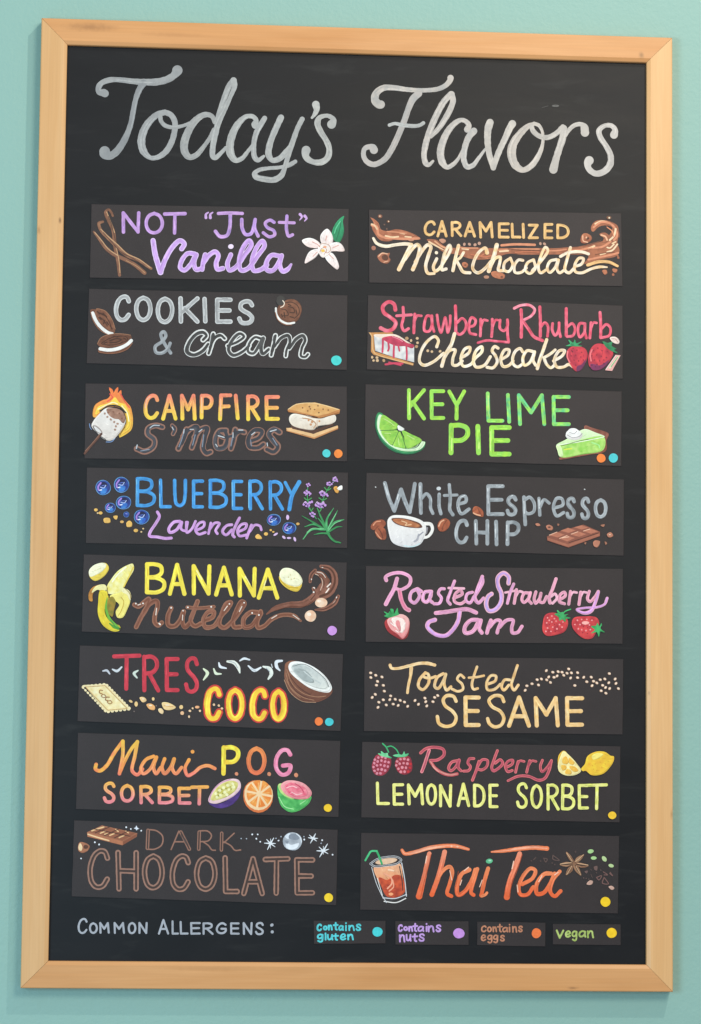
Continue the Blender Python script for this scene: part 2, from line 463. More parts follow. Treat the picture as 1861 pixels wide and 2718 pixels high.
def draw(data):
    part = None; top = None; last = None; kk = 2.20972
    def close():
        nonlocal part, last
        if part:
            o = finish(part)
            if part[3] is top: last = o
        part = None
    for ln in data.strip().split('\n'):
        ln = ln.strip()
        if not ln: continue
        cmd, _, rest = ln.partition(' ')
        if cmd == 'B' and not rest:
            close(); top = board; P.z = Z_PANEL; P.z0 = Z_PANEL - 0.00005; P.c = (0, 0); P.zc = 0; continue
        if cmd == 'K': close(); kk = float(rest); continue
        if cmd == '@':
            flush(); a = rest.split(); P.ox, P.oy, P.k = map(float, a)
        elif cmd == 'C':
            close()
            name, cat, _, label, oxy, quad = rest.split('|')
            P.ox, P.oy = map(float, oxy.split()); P.k = kk; P.z = Z_CARD; P.zc = 0
            q = [unproject(P.ox + x / kk, P.oy + y / kk, Z_CARD) for x, y in pts_of(quad.split())]
            P.c = (sum(a for a, b in q) / 4, sum(b for a, b in q) / 4)
            small = name == 'key_card'
            top = thing(name, label, 'menu card' if not small else 'key card', (P.c[0], Z_CARD, H0 - P.c[1]),
                        'small allergen key cards along the bottom of the blackboard' if small else 'flavor cards in two columns on the blackboard')
            P.z0 = -0.00005
            card_panel(q, top)
        elif cmd in ('o', 'oo'):
            close()
            name, _, label = rest.partition('|')
            part = (Layer(), name, label, last if cmd == 'oo' and last else top, top)
            P.letter = name.endswith('lettering') or name == 'ampersand'; P.soft = top is board; P.plain = name == 'large_lettering'
        elif cmd == 'fl': flush()
        else:
            L = part[0] if part else None
            tk = rest.split()
            if cmd == 's': stroke(L, pts_of(tk[2:]), tk[0], float(tk[1]))
            elif cmd == 't':
                w = float(tk[1])
                for t in tk[2:]:
                    ch, b = t[0], [float(v) for v in t[2:].split(',')]
                    for s in GL[ch].split('|'):
                        sm = s[0] == '~'; ps = pts_of(s.lstrip('~').split())
                        ps = [(b[0] + (b[2] - b[0]) * x + rnd.uniform(-.6, .6), b[1] + (b[3] - b[1]) * y + rnd.uniform(-.6, .6)) for x, y in ps]
                        stroke(L, ps, tk[0], w, sm, (b[1], b[3]))
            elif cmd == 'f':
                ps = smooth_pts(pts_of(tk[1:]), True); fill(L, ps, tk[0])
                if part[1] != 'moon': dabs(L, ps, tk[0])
            elif cmd == 'p': fill(L, pts_of(tk[1:]), tk[0])
            elif cmd == 'e': fill(L, ell(*pts_of(tk[1:2])[0], wob=0.03), tk[0])
            elif cmd == 'd':
                r = float(tk[1])
                for x, y in pts_of(tk[2:]): fill(L, ell(x, y, r * rnd.uniform(.85, 1.15), r * rnd.uniform(.8, 1.1), rnd.uniform(0, 90), 12), tk[0])
            elif cmd == 'D':
                ps = pts_of(tk[2:]); r = float(tk[1])
                for a, b in zip(ps, ps[1:] + ps[:1]):
                    n = max(1, int(math.hypot(b[0] - a[0], b[1] - a[1]) / (r * 2.3)))
                    for i in range(n):
                        t = (i + .5) / n; an = math.degrees(math.atan2(b[1] - a[1], b[0] - a[0]))
                        fill(L, ell(a[0] + (b[0] - a[0]) * t, a[1] + (b[1] - a[1]) * t, r * 1.05, r * .7, an, 10), tk[0])
            elif cmd == 'W':
                cx, cy, rx, ry = pts_of(tk[1:2])[0]
                for i in range(8):
                    a0, a1 = math.radians(i * 45 + 5 + 10), math.radians(i * 45 + 40 + 10)
                    w = [(cx + rx * .2 * math.cos((a0 + a1) / 2), cy + ry * .2 * math.sin((a0 + a1) / 2))]
                    w += [(cx + rx * math.cos(a0 + (a1 - a0) * j / 5), cy + ry * math.sin(a0 + (a1 - a0) * j / 5)) for j in range(6)]
                    fill(L, w, tk[0] + '~f0a04a')
                    am = (a0 + a1) / 2
                    stroke(L, [(cx + rx * r_ * math.cos(am + .12), cy + ry * r_ * math.sin(am + .12)) for r_ in (.35, .8)], 'f4b468', 5)
            elif cmd == 'S':
                vals = [float(v) for v in rest.split(' ', 1)[1].replace(' ', ',').split(',')]
                close(); part = (Layer(), 'sesame_seeds', '', top, top); L = part[0]
                for x, y in zip(vals[::2], vals[1::2]):
                    an = rnd.choice((20, -50, 35, 10))
                    fill(L, ell(x, y, 9.6, 7.6, an, 12), 'dfb79a')
                    fill(L, ell(x + 1, y - 1, 6.6, 4.8, an, 10), 'f3dac6')
            elif cmd == 'B':
                for t in tk[1:]:
                    cx, cy, rx, ry = pts_of([t])[0]
                    close(); part = (Layer(), 'blueberry', '', top, top); L = part[0]
                    fill(L, ell(cx, cy, rx, ry, rnd.uniform(-20, 20)), '4d8fc4~6f9fd0'); P.letter = False
                    fill(L, ell(cx, cy, rx * .92, ry * .92), '2c4a9c~1f2f72')
                    if rx > 20:
                        fill(L, smooth_pts([(cx - rx * .2, cy + ry * .1), (cx + rx * .5, cy + ry * .2), (cx + rx * .3, cy + ry * .75), (cx - rx * .3, cy + ry * .8)], True), '3f86d0~2a5cb8')
                        fill(L, ell(cx + rx * .15, cy - ry * .4, rx * .42, ry * .32, 25), '151b44')
                        stroke(L, [(cx - rx * .6, cy + ry * .3), (cx - rx * .65, cy - ry * .1), (cx - rx * .3, cy - ry * .6)], 'a884d8', rx * .2)
                        stroke(L, [(cx - rx * .35, cy - ry * .05), (cx + rx * .1, cy + ry * .05), (cx + rx * .35, cy - ry * .3)], 'a9bce8', rx * .12)
                        stroke(L, [(cx - rx * .45, cy + ry * .35), (cx - rx * .2, cy + ry * .3)], 'e8eefa', rx * .14)
                        stroke(L, [(cx - rx * .1, cy - ry * .25), (cx + rx * .15, cy - ry * .3)], '5a6fc0', rx * .12)
                    else: stroke(L, [(cx - rx * .2, cy - ry * .3), (cx + rx * .3, cy - ry * .2)], '8a94d8', rx * .3)
            else: raise ValueError(ln)
    close()

def card_panel(q, parent):
    T = Z_PANEL - Z_CARD; vs = []; b = 0.0003; n = 14
    # outline with slightly uneven cut edges
    out = []
    for i in range(4):
        a, c = q[i], q[(i + 1) % 4]; o = rnd.random() * 40
        for j in range(n):
            t = j / n; k = 0.0005 * noise.noise(Vector((t * 5, o, 0))) * math.sin(math.pi * t)
            dx, dy = c[0] - a[0], c[1] - a[1]; l = math.hypot(dx, dy)
            out.append((a[0] + dx * t - dy / l * k, a[1] + dy * t + dx / l * k))
    cx, cy = P.c; N = len(out)
    for (sh, d) in ((b, 0.0), (0.0, 0.0003), (0.0, T + 0.0002)):
        for (x, y) in out:
            dx, dy = cx - x, cy - y
            vs.append((x + math.copysign(sh, dx) - cx, d, -(y + math.copysign(sh, dy) - cy)))
    fs = [tuple(range(N)), tuple(range(3 * N - 1, 2 * N - 1, -1))]
    for r in (0, 1):
        for i in range(N):
            j = (i + 1) % N
            fs.append((r * N + i, (r + 1) * N + i, (r + 1) * N + j, r * N + j))
    vv = vs
    a = sum(vv[i][0] * vv[(i + 1) % N][2] - vv[(i + 1) % N][0] * vv[i][2] for i in range(N))
    if a < 0: fs = [tuple(reversed(f)) for f in fs]
    mesh_obj('card_panel', vs, fs, CARD, parent)

DATA = r'''
B
@ 220 160 3.9975
o title_lettering|grey chalk-paint script reading Today's
s a0a0a0~919294 70 235,352,80 222,345,80 175,335,62 165,300,60 195,245,58 290,208,56 400,208,56 520,222,58 640,230,68 780,230,74 890,205,74 960,165,72 1003,112,104 1003,108,108
s 969798~8c8d90 60 645,240,72 605,300,66 565,400,56 535,540,54 510,670,56 470,785,62 410,900,75 340,985,78 275,1015,82 225,995,96 232,968,108
s a5a5a5~989899 60 870,553,58 800,570,62 715,640,72 650,740,80 621,860,84 645,965,76 715,1033,46 790,1030,52 880,970,64 945,860,62 975,740,60 975,650,60 935,580,58 870,550,56
s a5a5a5~9c9c9c 40 822,590,44 828,640,46 870,690,44 950,712,42 1050,698,36 1135,668,38
s a8a7a5~9a9a9a 60 1400,660,42 1375,600,50 1330,577,52 1270,585,62 1180,655,75 1112,770,80 1076,880,84 1082,970,80 1130,1028,60 1200,1008,58 1280,920,46 1350,820,42 1395,740,54
@ 560 160 3.9975
s acacaa~9c9c9c 60 58,655,50 100,535,60 150,380,62 200,260,60 240,215,66
s acacaa~a0a0a0 54 240,212,64 252,270,52 210,380,44 150,520,44 85,650,60 50,760,66 18,940,60 20,1015,60 45,1035,50 105,985,42 158,930,38
s b0afac~a4a4a3 60 470,690,74 466,680,70 480,640,50 450,600,50 400,592,46 360,605,54 290,672,68 235,770,78 203,890,84 212,1000,82 265,1062,54 330,1040,48 385,975,40 440,905,36
s aeadab~a2a2a2 56 570,615,54 535,672,60 490,750,58 462,840,54 453,940,54 465,1030,56 500,1060,50 562,1018,30
s b0afac~a2a2a2 64 743,608,66 700,700,64 652,810,66 620,910,66 612,1000,66 650,1060,54 725,1045,60 795,975,60 860,890,40
s b0afac~a2a2a2 54 968,625,54 920,720,54 880,830,56 845,930,60 812,1040,50 780,1150,50 745,1225,60 670,1268,62 560,1260,58 480,1238,62 462,1205,52 510,1165,46 600,1147,38 740,1135,38 830,1112,46 895,1075,44
s bcbab5~aaa9a6 60 1113,470,80 1122,520,62 1100,575,42 1072,610,26
s bab8b3~a8a7a5 60 1280,680,94 1290,665,80 1300,630,56 1265,598,46 1220,588,42 1150,612,54 1130,670,66 1165,760,62 1222,850,60 1255,940,62 1240,1030,68 1180,1078,66 1090,1080,60 1015,1035,64 1003,985,84 1010,955,94
o title_lettering|paler chalk-paint script reading Flavors
@ 940 180 3.9975
s c6bcb4~aeaaa7 60 283,390,88 270,392,86 222,345,86 235,270,74 310,215,64 420,212,58 540,228,50 660,238,46 780,238,46 900,222,50 980,180,54 1022,125,60 1023,108,66
s c0b6b0~aca9a7 62 685,272,78 625,330,72 578,430,64 537,550,62 497,650,62 450,760,64 395,870,62 325,970,62 210,1026,58 135,995,54 100,930,52 112,860,50 160,838,54 200,850,80 210,872,86
s b8b7b5~aaaaa8 40 375,608,36 430,592,34 520,608,42 640,618,42 700,608,38 735,586,38
s c6bcb4~b0aaa6 64 1030,280,66 960,350,66 890,470,68 830,600,66 785,720,66 755,830,64 742,940,58 765,1020,58 795,1028,44 838,990,26
s c6bcb4~b4aeaa 60 1035,280,66 1050,345,60 1020,440,62 960,550,60 900,640,54 815,730,42
s c6bcb4~b4aeaa 60 1200,655,68 1218,610,56 1180,565,48 1135,555,46 1080,580,58 1000,665,68 943,780,76 916,900,78 935,1000,74 985,1055,50 1050,1025,46 1105,965,36 1150,880,32
s c4bcb6~b0adaa 60 1270,672,74 1225,722,70 1188,800,64 1166,900,62 1165,980,62 1200,1050,60 1260,1035,52 1320,960,38 1390,865,26
@ 1280 180 3.9975
s cdc4bb~bab3ad 66 83,580,80 62,650,76 58,790,68 75,920,60 118,1062,56
s cdc4bb~bab3ad 60 118,1058,58 150,960,60 195,850,64 245,745,64 292,640,72 320,595,80
s ccc0b6~bcb4ad 60 550,595,40 480,625,60 385,720,78 325,820,88 312,920,92 350,1030,84 430,1085,58 520,1040,64 598,930,54 642,800,34 638,680,30 600,612,40 550,592,40
s c9c0b8~b9b2ac 50 520,612,48 540,670,52 600,722,52 690,740,54 780,700,54 855,625,50
s c8bfb7~b9b2ac 70 862,645,82 855,740,72 820,850,70 785,960,72 755,1080,88
s c8bfb7~b9b2ac 50 880,720,40 920,660,44 980,610,46 1050,600,46 1082,630,76 1090,688,96
s ccc4be~bcb5b0 50 1398,712,84 1410,660,58 1370,615,50 1300,615,46 1240,665,58 1250,730,56 1320,840,56 1362,930,62 1355,1030,72 1285,1105,68 1200,1122,62 1130,1070,62 1120,1010,82 1135,985,96
@ 190 2420 2.20972
o allergen_heading|pale grey hand lettering reading COMMON ALLERGENS
t a9acb5 12 C:42,42,88,124 O:108,68,148,124 M:168,66,218,122 M:252,66,308,124 O:336,66,374,126 N:398,66,440,124 A:512,48,566,128 L:592,56,624,128 L:640,60,680,128 E:702,66,752,128 R:774,68,828,130 G:852,68,906,126 E:936,68,980,128 N:1010,66,1056,130 S:1082,66,1124,132
d a9acb5 10 1175,78 1177,118
@ 1280 180 3.9975
o chalk_smudge|small pale scuff above the second word
e 6b6967 778,405,38,12
e 55534f 780,405,14,5
s 615f5d 4 632,425 665,415 700,405
C flavor_card|card|Not Just Vanilla|black card lettered in purple, with brown vanilla pods and a white orchid flower|220 520|50,48 1560,76 1556,503 40,480
o block_lettering
t c89cd6~b68ccc 20 N:237,100,328,212 O:372,103,466,217 T:480,104,600,218
s cda4dc 12 736,97,8 722,108,12 722,128,17
s cda4dc 12 762,97,8 748,108,12 748,128,17
s c89cd6 19 795,103 860,100 935,103
s c89cd6~a888c8 21 865,108 862,185 845,232 805,238 778,208
s c89cd6~b08cd0 21 932,138 935,190 955,226 985,222 1003,180 1011,138
s c89cd6~b08cd0 20 1009,145 1008,190 1028,235
s c89cd6~b08cd0 19 1122,155 1098,142 1070,160 1082,185 1120,205 1125,228 1095,240 1058,216
s c89cd6~b08cd0 19 1197,118 1195,200 1208,236 1230,228
s c89cd6 18 1152,155 1240,158
s cda4dc 12 1274,108,17 1285,122,12 1272,142,5
s cda4dc 12 1302,118,17 1312,132,12 1300,148,5
o script_lettering
s e2c6ee+c79ddf*.66 32 412,262,30 425,345,32 456,448,34
s e2c6ee+c79ddf*.66 30 456,448 485,370 528,298 570,263 595,282 580,310
s e0c2ec+c398dc*.66 28 655,340 615,338 580,380 572,422 595,436 630,405 660,350
s e0c2ec+c398dc*.66 28 666,345 652,395 665,432 700,425
s e0c2ec+c398dc*.66 28 718,345 706,390 700,432
s e0c2ec+c398dc*.66 28 706,395 740,348 778,328 795,350 782,395 790,430 822,425
s e0c2ec+c398dc*.66 28 868,345 848,400 860,436 895,420 950,345 988,285 976,262 942,300 917,385 928,436 965,428 1030,345 1066,290 1054,265 1020,302 992,385 1003,438 1045,432 1080,405
s e0c2ec+c398dc*.66 28 1150,352 1108,348 1078,388 1078,432 1112,438 1150,390 1164,352
s e0c2ec+c398dc*.66 28 1166,350 1155,405 1172,442 1200,432 1222,402,14
e e8d4ef 868,297,16,14
o vanilla_pods
s 8f624a~6f4a38 20 176,118,12 166,96,14 150,80,14 134,96,18 152,145,20 178,205,20 188,290,22 205,380,20 215,465,18
s 8f624a~7a5240 20 64,211,12 95,250,18 135,305,22 185,345,22 245,372,22 305,405,22 362,452,24
s 9a6c50~7a5240 18 118,152,14 95,160,18 105,200,18 150,248,22 205,300,24 255,345,24 325,378,20 400,426,16
s c79c74 5 140,95 160,145 186,215
s c79c74 5 70,214 110,262 150,312 205,350
s c79c74 5 105,195 150,240 205,288 260,340 330,372 395,420
s c79c74 4 195,300 212,380 218,450
s 4d352b 4 120,215 165,265 225,330 290,365 360,410
s 4d352b 4 150,120 172,180 190,260
s b88a62 4 255,380 320,415 365,452
o leaf
f 2d9a68/1f7f55 1532,118 1525,150 1532,200 1520,250 1500,275 1475,262 1460,225 1475,175 1505,135
s 1b6a49 5 1515,150 1505,200 1488,255
s 5fc894 5 1510,150 1485,190 1475,220
o vanilla_flower
f f3e9e6/efd9d5 1432,193 1455,215 1468,255 1458,290 1425,300 1398,275 1395,230
f f3e9e6/f0d6d0 1285,262 1330,247 1380,268 1400,300 1340,305 1305,290
f f3e9e6/f0d6d0 1495,272 1522,290 1534,323 1490,325 1445,320 1450,285
f f3e9e6/f2dcd8 1395,312 1372,352 1340,378 1302,396 1320,340 1345,318
f f3e9e6/f2dcd8 1420,345 1460,335 1495,385 1502,420 1492,432 1455,405 1425,370
f f4e6e0 1385,290 1415,275 1450,290 1458,325 1435,352 1405,362 1382,330
s d99a8c 4 1345,270 1375,285 1390,300
s d99a8c 4 1430,235 1424,262
s d99a8c 4 1500,290 1465,305
s d99a8c 4 1350,355 1375,330
s d99a8c 4 1470,370 1445,345
s b27a62 3 1385,300 1395,285 1420,280 1445,292 1452,320 1435,335 1415,325
s b27a62 3 1390,330 1400,310 1420,305 1430,320 1415,345
e f0c35a 1408,322,11,9
e e8a07a 1420,300,10,6
C flavor_card|card|x|black card lettered in caramel and cream amid splashing chocolate swirls|960 540|42,36 1523,58 1531,486 44,465
o chocolate_splash
f b87253~9c5a3f 52,82 90,110 108,152 150,162 200,152 255,160 322,188 346,208 280,214 210,205 160,222 110,215 78,178 60,140 70,115
f b06c4c~945840 382,212 440,214 482,248 560,262 640,256 720,262 790,262 900,262 1050,262 1150,262 1200,258 1300,252 1380,230 1425,215 1450,190 1470,150 1460,110 1500,130 1508,180 1500,230 1512,280 1490,310 1420,325 1340,345 1305,355 1330,310 1200,300 1060,300 940,300 860,295 780,320 700,330 640,325 560,300 480,285 430,245
f b06c4c~945840 1345,140 1370,105 1420,98 1470,112 1505,150 1510,200 1490,180 1470,140 1430,128 1390,135 1352,165
f a8674b~95593f 1395,180 1430,172 1455,195 1440,225 1410,230 1420,205
s d88d6b 14 60,128 90,140 98,180 135,200 190,205 260,208 335,205
s e9c29c 9.8 58,122 75,128 90,150
s ecc7a0 9.8 140,190 180,198 215,195
s ecc7a0 8.4 225,172 250,178
s ecc7a0 8.4 255,195 290,198
s d08866 8 150,165 200,168 260,175
s ecc7a0 9.8 395,225 430,245 480,272,5
s e0a27c 9 430,222 470,252 530,272
s d88d6b 14 820,246 900,240 1015,243
s d18a68 9 800,275 900,268 1040,268
s edc9a2 9.8 810,282 860,278
s edc9a2 9.8 590,265 625,270
s d18a68 9 560,255 620,262 680,262
s c8795a 7 720,295 700,310 740,322
s d88d6b 8 1060,275 1130,278 1200,270
s d88d6b 12 1250,285 1330,262 1410,255 1460,225
s f0c9a0 11.2 1365,250 1330,265
s f0d0a8 9.8 1370,120 1405,105 1440,110
s d88d6b 12 1360,140 1400,112 1450,115 1485,145 1498,190 1480,215
s f2d4b0 11.2 1490,150 1480,190 1455,215
s f2d4b0 9.8 1500,240 1470,275 1440,285
s f2d4b0 8.4 1480,240 1455,262 1440,258
s edb48e 9.8 1405,185 1430,195 1440,215
s d88d6b 12 1330,330 1400,315 1470,300 1505,290
s f0c9a0 8.4 1400,300 1430,292
s f0c9a0 8.4 1470,235 1490,225
d a8705c 13 70,262
f a5654b 92,310 112,292 152,292 165,290 160,315 170,330 152,352 115,345
s eeb795 6 100,310 120,292 150,296
f 5f3a2c 118,312 140,300 155,315 148,332 125,330
s eeb795 4 130,345 155,338
f b87050/8d4c36 1285,225 1295,182 1315,175 1345,190 1350,210 1325,232 1300,235
s eeb795 6 1297,190 1300,220 1325,228
e 4d2d22 1325,205,10,8
e eeb795 1318,200,5,6
f b87050 760,405 790,398 840,420 835,440 800,442 765,425
e 7a4834 822,432,8,7
f b87050 590,350 610,345 625,360 610,378 592,368
e 7a4834 608,362,7,5
f b87050 1412,395 1435,390 1440,408 1425,418
f b87050 1472,385 1500,388 1492,405 1475,402
d a8674b 7 1475,418 1500,305 1505,318
e b8846a 290,217,16,5
e b8846a 732,432,16,10
f c08a70 455,215 480,208 495,220 475,235
d c09480 9 602,240 632,240 665,243 690,235 1048,236 1072,238
e 8a5844 108,76,13,11
e e8c8a8 107,75,4,4
e 6a4230 156,107,10,8
e e8c8a8 158,106,4,4
d 77574a 5 133,125 147,150
e 7a5038 1450,84,14,10
e f0dcc0 1452,85,5,5
s e0906c 7 1220,275 1290,272 1350,262
s ea9b74 6 1440,140 1470,165 1478,195
s c67454 7 640,300 720,312 780,305
s c67454 6 900,288 980,284 1040,286
s 7e4a36 4 860,268 960,274 1050,275
s 7e4a36 4 1370,300 1430,290 1485,285
o block_lettering
t ebc184~dfae6e 16 C:372,108,426,184 A:446,106,496,192 R:530,112,582,190 A:606,112,662,192 M:694,112,766,198 E:806,120,860,198 L:882,122,928,198 I:946,122,950,200 Z:982,128,1032,202 E:1074,124,1116,203 D:1150,128,1212,202
o script_lettering
s f6e2c8 18 68,205,14 88,235,18 140,252,20 195,244,18 255,238,20 290,242,20
s f7e4ce~efc896 21.8 290,245,25.2 255,315 218,388,23.5
s f7e4ce~efc896 21.8 252,330 298,265 326,243 340,258 325,330 300,388,23.5
s f7e4ce~efc896 20.2 315,345 350,285 388,244 405,254 390,310 375,370 388,410,18.5 426,412,15.1
s f7e4ce~efc896 18.5 440,325 420,375 430,398 450,388 490,330 522,268 515,247 490,285 474,345 470,390 495,385
d f6e2c8 11 438,290
s f7e4ce~efc896 20.2 568,248 552,310 535,395
s f7e4ce~efc896 16.8 598,288 575,322 550,335
s f7e4ce~efc896 18.5 552,330 575,370 595,402 635,408
s f6e2c8~edbf84 23.5 735,290 725,262,18.5 690,285 660,335 652,385 680,408 720,385 755,340,13.4
s f8ead6~eec48c 24 792,245 775,310 745,398
s f7e4ce~efc896 18.5 755,372 785,322 812,316 808,355 802,392 830,395
s f7e4ce~efc896 16.8 872,322 838,348 836,392 862,400 885,362 872,322
s f7e4ce~efc896 16.8 945,335 920,332 895,368 900,406 935,405 965,380
s f7e4ce~efc896 16.8 1005,332 972,350 960,392 985,412 1018,380 1008,332
s f7e4ce~efc896 16.8 1000,395 1055,335 1092,275 1078,258 1052,305 1036,375 1048,408 1085,388
s f7e4ce~efc896 16.8 1142,330 1105,340 1088,382 1102,406 1132,380 1152,332
s f7e4ce~efc896 16.8 1154,332 1145,385 1160,408 1190,390
s f7e4ce~efc896 18.5 1224,260 1205,325 1192,392 1215,408 1245,382
s f6e2c8 17 1165,312 1210,290 1290,285 1330,297
s f7e4ce~efc896 16.8 1248,372 1290,355 1300,325 1275,322 1250,360 1252,400 1290,408 1345,385 1395,373 1438,375,10.1
s eebb7e 18 1325,362 1390,343 1450,345 1500,368,14
C flavor_card|card|x|black card lettered in grey and white outline beside dark sandwich biscuits|220 755|36,25 1553,64 1549,502 22,463
o block_lettering
t cbcbcb+a4a4a5*.5 26 C:195,72,270,208 O:314,78,396,208 O:440,84,524,220 K:573,82,672,218 I:714,85,718,216 E:788,90,866,218 S:918,100,996,228
o ampersand
s a2a5a9~8c8f94 19.5 512,345 500,375 465,402 430,398 425,365 465,335 487,300 475,278 458,290 465,320 490,365 515,402
o script_lettering
s deddda+3b3a3a*.48 31.3 705,325 725,300 705,280 665,290 620,345 612,395 650,412 700,390 735,350
s deddda+3b3a3a*.48 29.4 765,290 755,350 738,405
s deddda+3b3a3a*.48 29.4 745,370 775,315 810,300 832,318
s deddda+3b3a3a*.48 29.4 850,360 910,335 945,305 920,288 875,330 855,385 880,415 935,395 975,360
s deddda+3b3a3a*.48 29.4 1045,318 1010,310 975,350 970,395 1000,405 1035,360 1058,315 1045,365 1055,405 1090,380
s deddda+3b3a3a*.48 29.4 1130,300 1120,350 1105,415
s deddda+3b3a3a*.48 27.6 1125,365 1160,315 1205,300 1215,330 1195,385 1190,420
s deddda+3b3a3a*.48 27.6 1210,375 1250,320 1290,300 1305,325 1285,375 1280,420 1305,425 1320,410
o sandwich_biscuit
f 6b4230 44,150 70,145 120,160 165,200 190,265 180,292 150,296 100,270 60,210
f 8a5a42~6d4331 80,142 130,155 170,205 190,260 180,285 150,270 100,225 70,175
s e9e6e2 19 58,168 78,215 110,255 150,284 172,290
s 4a2c20 5 90,165 130,185 160,230 170,262
s 4a2c20 5 100,190 125,215 145,245
s a47558 3 80,142 130,155 170,205 190,262
s 8a5a42 5 46,165 62,215 100,268 150,297
s 452a1f 7 105,170 120,180
s 452a1f 7 140,220 150,236
o sandwich_biscuit
f 7a4d39~633d2c 85,350 105,315 160,293 230,290 280,298 285,330 245,355 170,372 110,370
f 6b4230 90,375 92,398 130,406 200,404 260,380 290,345 285,330 240,360 160,375
s ece9e5 20 102,378 150,385 210,376 260,352 284,330
s 452a1f 5 110,345 150,320 200,305 255,308 262,325 220,345 160,356 112,350
s 452a1f 7 160,330 200,318 225,325 195,340 160,342
s 452a1f 7 125,345 142,338
s 452a1f 7 240,315 252,322
s 452a1f 7 205,308 180,306
s 452a1f 7 215,348 235,338
s a47558 3 85,350 105,315 160,293 230,290 280,298
s 8a5a42 5 92,395 140,405 210,400 262,378 290,345
s 4a2c20 7 85,160 100,172
s 4a2c20 7 118,170 140,190
s 4a2c20 7 95,195 108,205
s 4a2c20 6 130,210 122,230
s 4a2c20 6 160,240 172,262
o bitten_biscuit
e 6b4230 1205,165,70,72
e 8a5a42~6d4331 1218,150,66,64
e 3c3937 1160,95,26,30
s ece9e5 12 1132,140 1135,175 1158,210 1200,230 1240,225
s 452a1f 5 1180,110 1225,105 1262,130 1268,170 1240,200
s 452a1f 5 1165,145 1190,150 1205,180 1170,185
s 452a1f 6 1205,130 1235,140 1240,165 1215,165
s f0e0cc 8 1172,95,5 1182,110 1175,128 1160,135
s 452a1f 7 1205,118 1220,124
s 452a1f 7 1250,150 1255,175
s 452a1f 7 1180,165 1185,195
s 452a1f 7 1215,190 1235,195
s 452a1f 6 1165,175 1170,190
s 8a5a42 5 1128,165 1142,205 1180,235 1225,238
o allergen_dot
e 45cfca 1487,446,31,29
C flavor_card|card|x|black card lettered in red and cream with a cheesecake slice and two strawberries|960 775|37,18 1531,80 1532,510 30,455
o cheesecake_slice
p c98b50 40,238 180,236 186,244 70,250 78,350 305,418 302,432 70,368 55,350 56,252
f eed8c6 70,252 130,248 200,250 262,285 308,320 220,310 120,285
p e6e2de~bcbcc0 72,258 130,275 225,310 308,322 308,412 190,382 80,345
f c9405c~b23352 120,272 180,258 230,275 270,300 308,312 300,330 262,318 210,318 160,300
s c9405c 12 125,275 124,320 122,352
s c9405c 12 155,290 160,330 155,345
s c9405c 12 190,310 188,360 188,382
s c9405c 10 215,315 222,345
s c9405c 11 262,315 265,360 264,395
s e88a9c 5 180,262 215,275 240,290
s e0b27c 6 48,240 60,262 66,340 80,362 180,395 300,425
s c9405c 12 140,425 190,418 240,420
s c9405c 8 160,412 230,430
d d8b48c 8 62,383 90,385 70,402 92,402 326,272 290,285 328,298 388,345 412,350 460,348
d b8926a 10 130,402 322,320 265,272
o pink_lettering
s d9455f~ee7c90 27 198,105,22 190,72 160,58 125,85 130,120 170,150 200,180 185,215 150,228 112,212,22
s ef7289~dc4c66 17.2 243,90 245,150 235,200 250,228 275,215
s ef7289 16 205,140 292,134
s ef7289~dc4c66 17.2 312,130 308,180 306,240
s ef7289~dc4c66 15.5 308,175 325,140 350,140
s ef7289~dc4c66 16.3 412,145 385,140 368,185 370,228 395,230 412,195 410,140
s ef7289~dc4c66 15.5 412,140 414,190 425,232
s ef7289~dc4c66 15.5 442,135 450,190 465,238 480,190 490,150 498,190 505,238 518,190 520,140
s ef7289~dc4c66 18.1 550,82 552,150 552,240
s ef7289~dc4c66 15.5 560,180 590,155 612,180 605,225 575,250 555,238
s ef7289~dc4c66 16.3 632,205 660,195 668,165 645,150 630,190 635,240 670,250
s ef7289~dc4c66 16.3 698,160 698,210 696,258
s ef7289~dc4c66 14.6 700,205 715,165 738,168
s ef7289~dc4c66 16.3 766,160 766,210 762,262
s ef7289~dc4c66 14.6 766,210 785,165 798,165
s ef7289~dc4c66 16.3 812,165 812,215 835,228 855,200 855,162 855,220 858,270 862,295
s ef7289~c93a5c 14 860,295 800,290 730,285 682,298
s ef7289~f3a0b0 20 895,96,16 930,80 985,78 1015,105 995,140 950,165
s ef7289~dc4c66 18.9 935,105 938,180 936,265
s ef7289~dc4c66 18.9 945,170 980,220 1010,262 1060,285
s ef7289~dc4c66 18.1 1045,88 1048,170 1048,260
s ef7289~dc4c66 15.5 1050,205 1075,180 1092,200 1090,260
s ef7289~dc4c66 16.3 1120,185 1118,225 1135,255 1155,225 1158,180 1158,225 1166,262
s ef7289~dc4c66 18.1 1200,98 1200,180 1200,255
s ef7289~dc4c66 15.5 1205,205 1235,185 1250,210 1240,255 1205,262
s ef7289~dc4c66 16.3 1305,185 1280,185 1268,225 1280,265 1305,240 1310,185 1308,230 1318,270
s ef7289~dc4c66 16.3 1345,180 1342,230 1338,270
s ef7289~dc4c66 14.6 1344,215 1360,180 1378,182
s ef7289~dc4c66 18.1 1398,120 1402,190 1402,268
s ef7289~dc4c66 15.5 1408,215 1435,190 1458,210 1452,255 1410,268
o script_lettering
s f8e8d6~efcfa0 20.8 440,322,17.6 450,285 430,262 390,285 350,345 340,410 365,430 420,410 480,360
s f8e8d6~efcfa0 19.2 545,245,20.8 525,310 490,370 470,435
s f8e8d6~efcfa0 17.6 480,395 515,345 548,340 535,390 535,428 560,430 590,405
s f8e8d6~efcfa0 17.6 580,390 630,355 635,325 605,335 582,390 595,435 640,425 665,390 705,350 705,322 675,340 655,395 670,440 720,430 755,380
s f8e8d6~efcfa0 17.6 800,330 780,320 765,345 785,375 795,410 770,445 735,442
